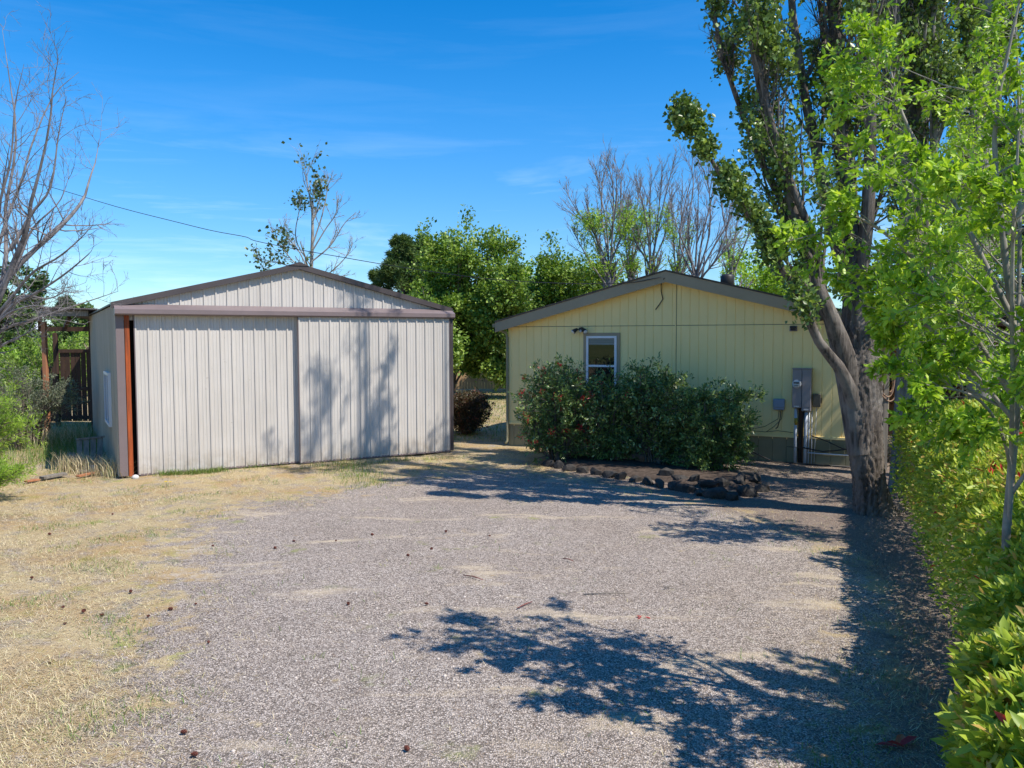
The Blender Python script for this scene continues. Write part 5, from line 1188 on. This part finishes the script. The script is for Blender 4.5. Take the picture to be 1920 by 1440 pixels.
bare('slim bare tree just right of the middle one, leafy at its foot', 39, 1268, [[(1268, 530), (1262, 440), (1258, 370)], [(1268, 520), (1276, 430), (1280, 350)], [(1268, 520), (1285, 450), (1292, 390)]], 75, msk(1230, 1310, 420, 560, .6))
bare('bare tree in front of the pale green tree right of the ridge', 37, 1372, [[(1372, 530), (1362, 440), (1352, 380), (1345, 330)], [(1372, 520), (1380, 430), (1392, 360)], [(1372, 520), (1400, 450), (1420, 400)]], 76, msk(1330, 1430, 430, 560, .6))
bare('rightmost bare tree leaning beside the poplar, without leaves', 33, 1305, [[(1303, 530), (1290, 440), (1300, 350), (1295, 310)], [(1305, 520), (1320, 430), (1335, 370), (1338, 320)], [(1304, 525), (1275, 460), (1285, 380), (1298, 330)], [(1306, 525), (1340, 460), (1370, 410), (1385, 350)], [(1306, 520), (1330, 440), (1330, 360), (1320, 320)], [(1306, 530), (1350, 480), (1390, 430), (1410, 400)], [(1304, 500), (1308, 420), (1310, 340)], [(1306, 530), (1340, 490), (1360, 440), (1375, 380)], [(1305, 510), (1275, 440), (1262, 400)]], 73)

# -------- left side: big bare tree, willow shrub, field plants
Y = 11
lim = [[(-90, 760), (-40, 640), (0, 540), (12, 470), (10, 390), (24, 320), (30, 240), (18, 150), (5, 60)],
       [(-40, 660), (10, 530), (35, 470), (52, 425), (58, 380), (72, 330), (92, 240), (100, 160), (110, 108)],
       [(-60, 700), (0, 545), (55, 478), (100, 438), (135, 402), (158, 370), (168, 335), (180, 300), (185, 262)],
       [(-30, 620), (20, 560), (60, 512), (110, 482), (150, 448), (172, 424)],
       [(-30, 640), (20, 575), (70, 548), (120, 515), (160, 482), (172, 470)],
       [(-60, 690), (0, 622), (60, 600), (120, 580), (180, 560), (222, 546)],
       [(-20, 520), (10, 420), (40, 340), (60, 270), (100, 180), (148, 135)],
       [(-30, 560), (-5, 400), (20, 300), (28, 200), (45, 120)],
       [(-50, 620), (-10, 460), (5, 350), (20, 260)],
       [(-60, 700), (0, 650), (50, 625), (90, 600)], [(-30, 600), (30, 500), (60, 430), (110, 380), (130, 330)], [(20, 470), (60, 400), (95, 350), (110, 250), (125, 180)],
       [(-40, 650), (30, 560), (90, 560), (135, 540)], [(-60, 680), (0, 600), (50, 575), (90, 575)]]
b = at(-95, 800, Y)
limbs = [([np.array([b[0], Y, -.05]), at(-92, 900, Y), at(-90, 760, Y), at(-45, 650, Y)], [.17, .14, .12, .07])]
for i, q in enumerate(lim): limbs.append(up(q, list(Y + np.linspace(0, random.Random(i).uniform(-1.2, 1.2), len(q))), .045 if i < 3 else .026, .0025))
make_tree('bare_tree', 'large leafless tree reaching in from the left edge', 'tree', (b[0], Y), limbs, 14,
          [dict(n=12, t0=.2, ang=42, jit=14, ratio=.30, rr=.4, k=6, w=.13, trop=.05, maxL=.9, lm=.3), dict(n=6, t0=.15, ang=42, jit=14, ratio=.5, rr=.55, k=5, w=.14, trop=.04, maxL=.45, rmin=.0026), dict(n=2, t0=.2, ang=42, jit=14, ratio=.5, rr=.6, k=4, w=.12, trop=.02, maxL=.2, rmin=.002)],
          [8, 5, 4, 3], None, 'twig', 81)
def bush(name, label, px, py, Y, rx, H, seed, mat, size, asp, n=40, per=12, group=None, ang=30, n1=9, cat='bush'):
    c = at(px, py, Y); b = np.array([c[0], Y, 0.]); r = np.random.default_rng(seed); limbs = []
    for k in range(n):
        a = r.uniform(0, 6.28); f = math.sqrt(r.uniform(0, 1)); e = b + [math.cos(a) * rx * f, math.sin(a) * rx * f, H * (1 - .45 * f * f) * r.uniform(.7, 1.05)]; limbs.append(([b + [math.cos(a) * rx * f * .3, math.sin(a) * rx * f * .3, 0], (b + e) / 2 + [0, 0, .1 * H], e], [.02, .012, .005]))
    return make_tree(name, label, cat, b, limbs, 7, [dict(n=n1, t0=.15, ang=ang, jit=12, ratio=.33, rr=.5, k=4, w=.1, trop=.05, maxL=.7, lm=.1), dict(n=4, t0=.2, ang=32, jit=12, ratio=.5, rr=.5, k=3, w=.1, trop=.03, maxL=.35, rmin=.003)], [5, 4, 3],
                     dict(mat=mat, per=per, size=size, spread=.03, aspect=asp, out=.5, flat=.4, droop=.1), 'bark', seed, group, part='stem', crown='foliage')
bush('willow_bush', 'bright green narrow leaved bush at the left edge', -62, 700, 14.6, .95, 1.95, 91, 'willow_leaf', .075, .17, 60, 12)
bush('willow_bush', 'pale green low bush in front of the bright narrow leaved one', -45, 800, 13.4, .7, .8, 92, 'willow_leaf', .07, .17, 34, 9)
bush('sage_bush', 'greyish bush left of the shelter post', 40, 700, 20, 1.3, 2.0, 93, 'sage_leaf', .07, .3, 46, 10)
bush('green_bush', 'dark leafy bush behind the shelter posts', 95, 700, 27, 1.7, 2.7, 94, 'maple_leaf', .10, .4, 50, 12)
bush('green_bush', 'yellow green bush beyond the shelter fence', 130, 650, 38, 2.6, 2.7, 95, 'willow_leaf', .16, .3, 46, 10)
bush('green_bush', 'far green bush left of the shelter beyond the field edge', 55, 650, 42, 2.6, 2.4, 96, 'willow_leaf', .16, .3, 46, 10)
bush('sage_bush', 'bleached bare bush beyond the shelter beside the shed', 165, 650, 34, 1.6, 2.6, 97, 'straw', .10, .12, 40, 4)
broadleaf('dark round tree at the far left beyond the bare branches', 35, 520, 62, 48, 101, mat='pine_leaf', size=.3, n1=16, n2=9, n3=6, per=11, group='distant trees past the field', bot=.1)
broadleaf('dark distant tree at the left picture edge', -20, 535, 58, 50, 102, mat='pine_leaf', size=.3, n1=14, n2=9, n3=6, per=11, group='distant trees past the field', bot=.1)
broadleaf('dark distant tree seen through the open shelter', 150, 590, 62, 50, 103, mat='pine_leaf', size=.3, n1=14, n2=9, n3=6, per=11, group='distant trees past the field', bot=.1)
conifer('fir_tree', 'small distant fir tip above the shelter roof', tuple(at(122, 600, 70)[:2]), at(122, 556, 70)[2], 2.3, 104, 'pine_leaf', .5, 1.2, .35, group='distant trees past the field')
# low far white building
fb = empty('farm_building', (at(60, 620, 110)[0], 110, 0), 0, 'distant low white roofed farm building past the field', 'building')
mb = MB(); mb.box((-8, 0, 0), (6, 8, 3.0)); mb.build('wall', M['farwhite'], fb)
mb = MB(); mb.add([(-8.4, -.4, 3.0), (6.4, -.4, 3.0), (6.4, 4, 4.8), (-8.4, 4, 4.8), (6.4, 8.4, 3.0), (-8.4, 8.4, 3.0)], [(0, 1, 2, 3), (3, 2, 4, 5), (0, 3, 5), (1, 4, 2)]); mb.build('roof', M['farwhite'], fb)
# distant tree belt closing the horizon
r = np.random.default_rng(140); n = 46000
Yb = r.uniform(150, 175, n); Xb = r.uniform(-170, 170, n); hmax = 4.5 + 2.5 * np.sin(Xb * .09) + 1.8 * np.sin(Xb * .31 + 1); Zb = r.uniform(0, 1, n) ** 1.1 * hmax
V, F, T = leafmesh(r, np.column_stack([Xb, Yb, Zb]), r.normal(0, 1, (n, 3)), 1.1, .7, False, .4)
tag(np_mesh('tree_belt', V, F, M['pine_leaf'], tone=T), 'far dark line of trees along the horizon', 'tree belt', kind='stuff')
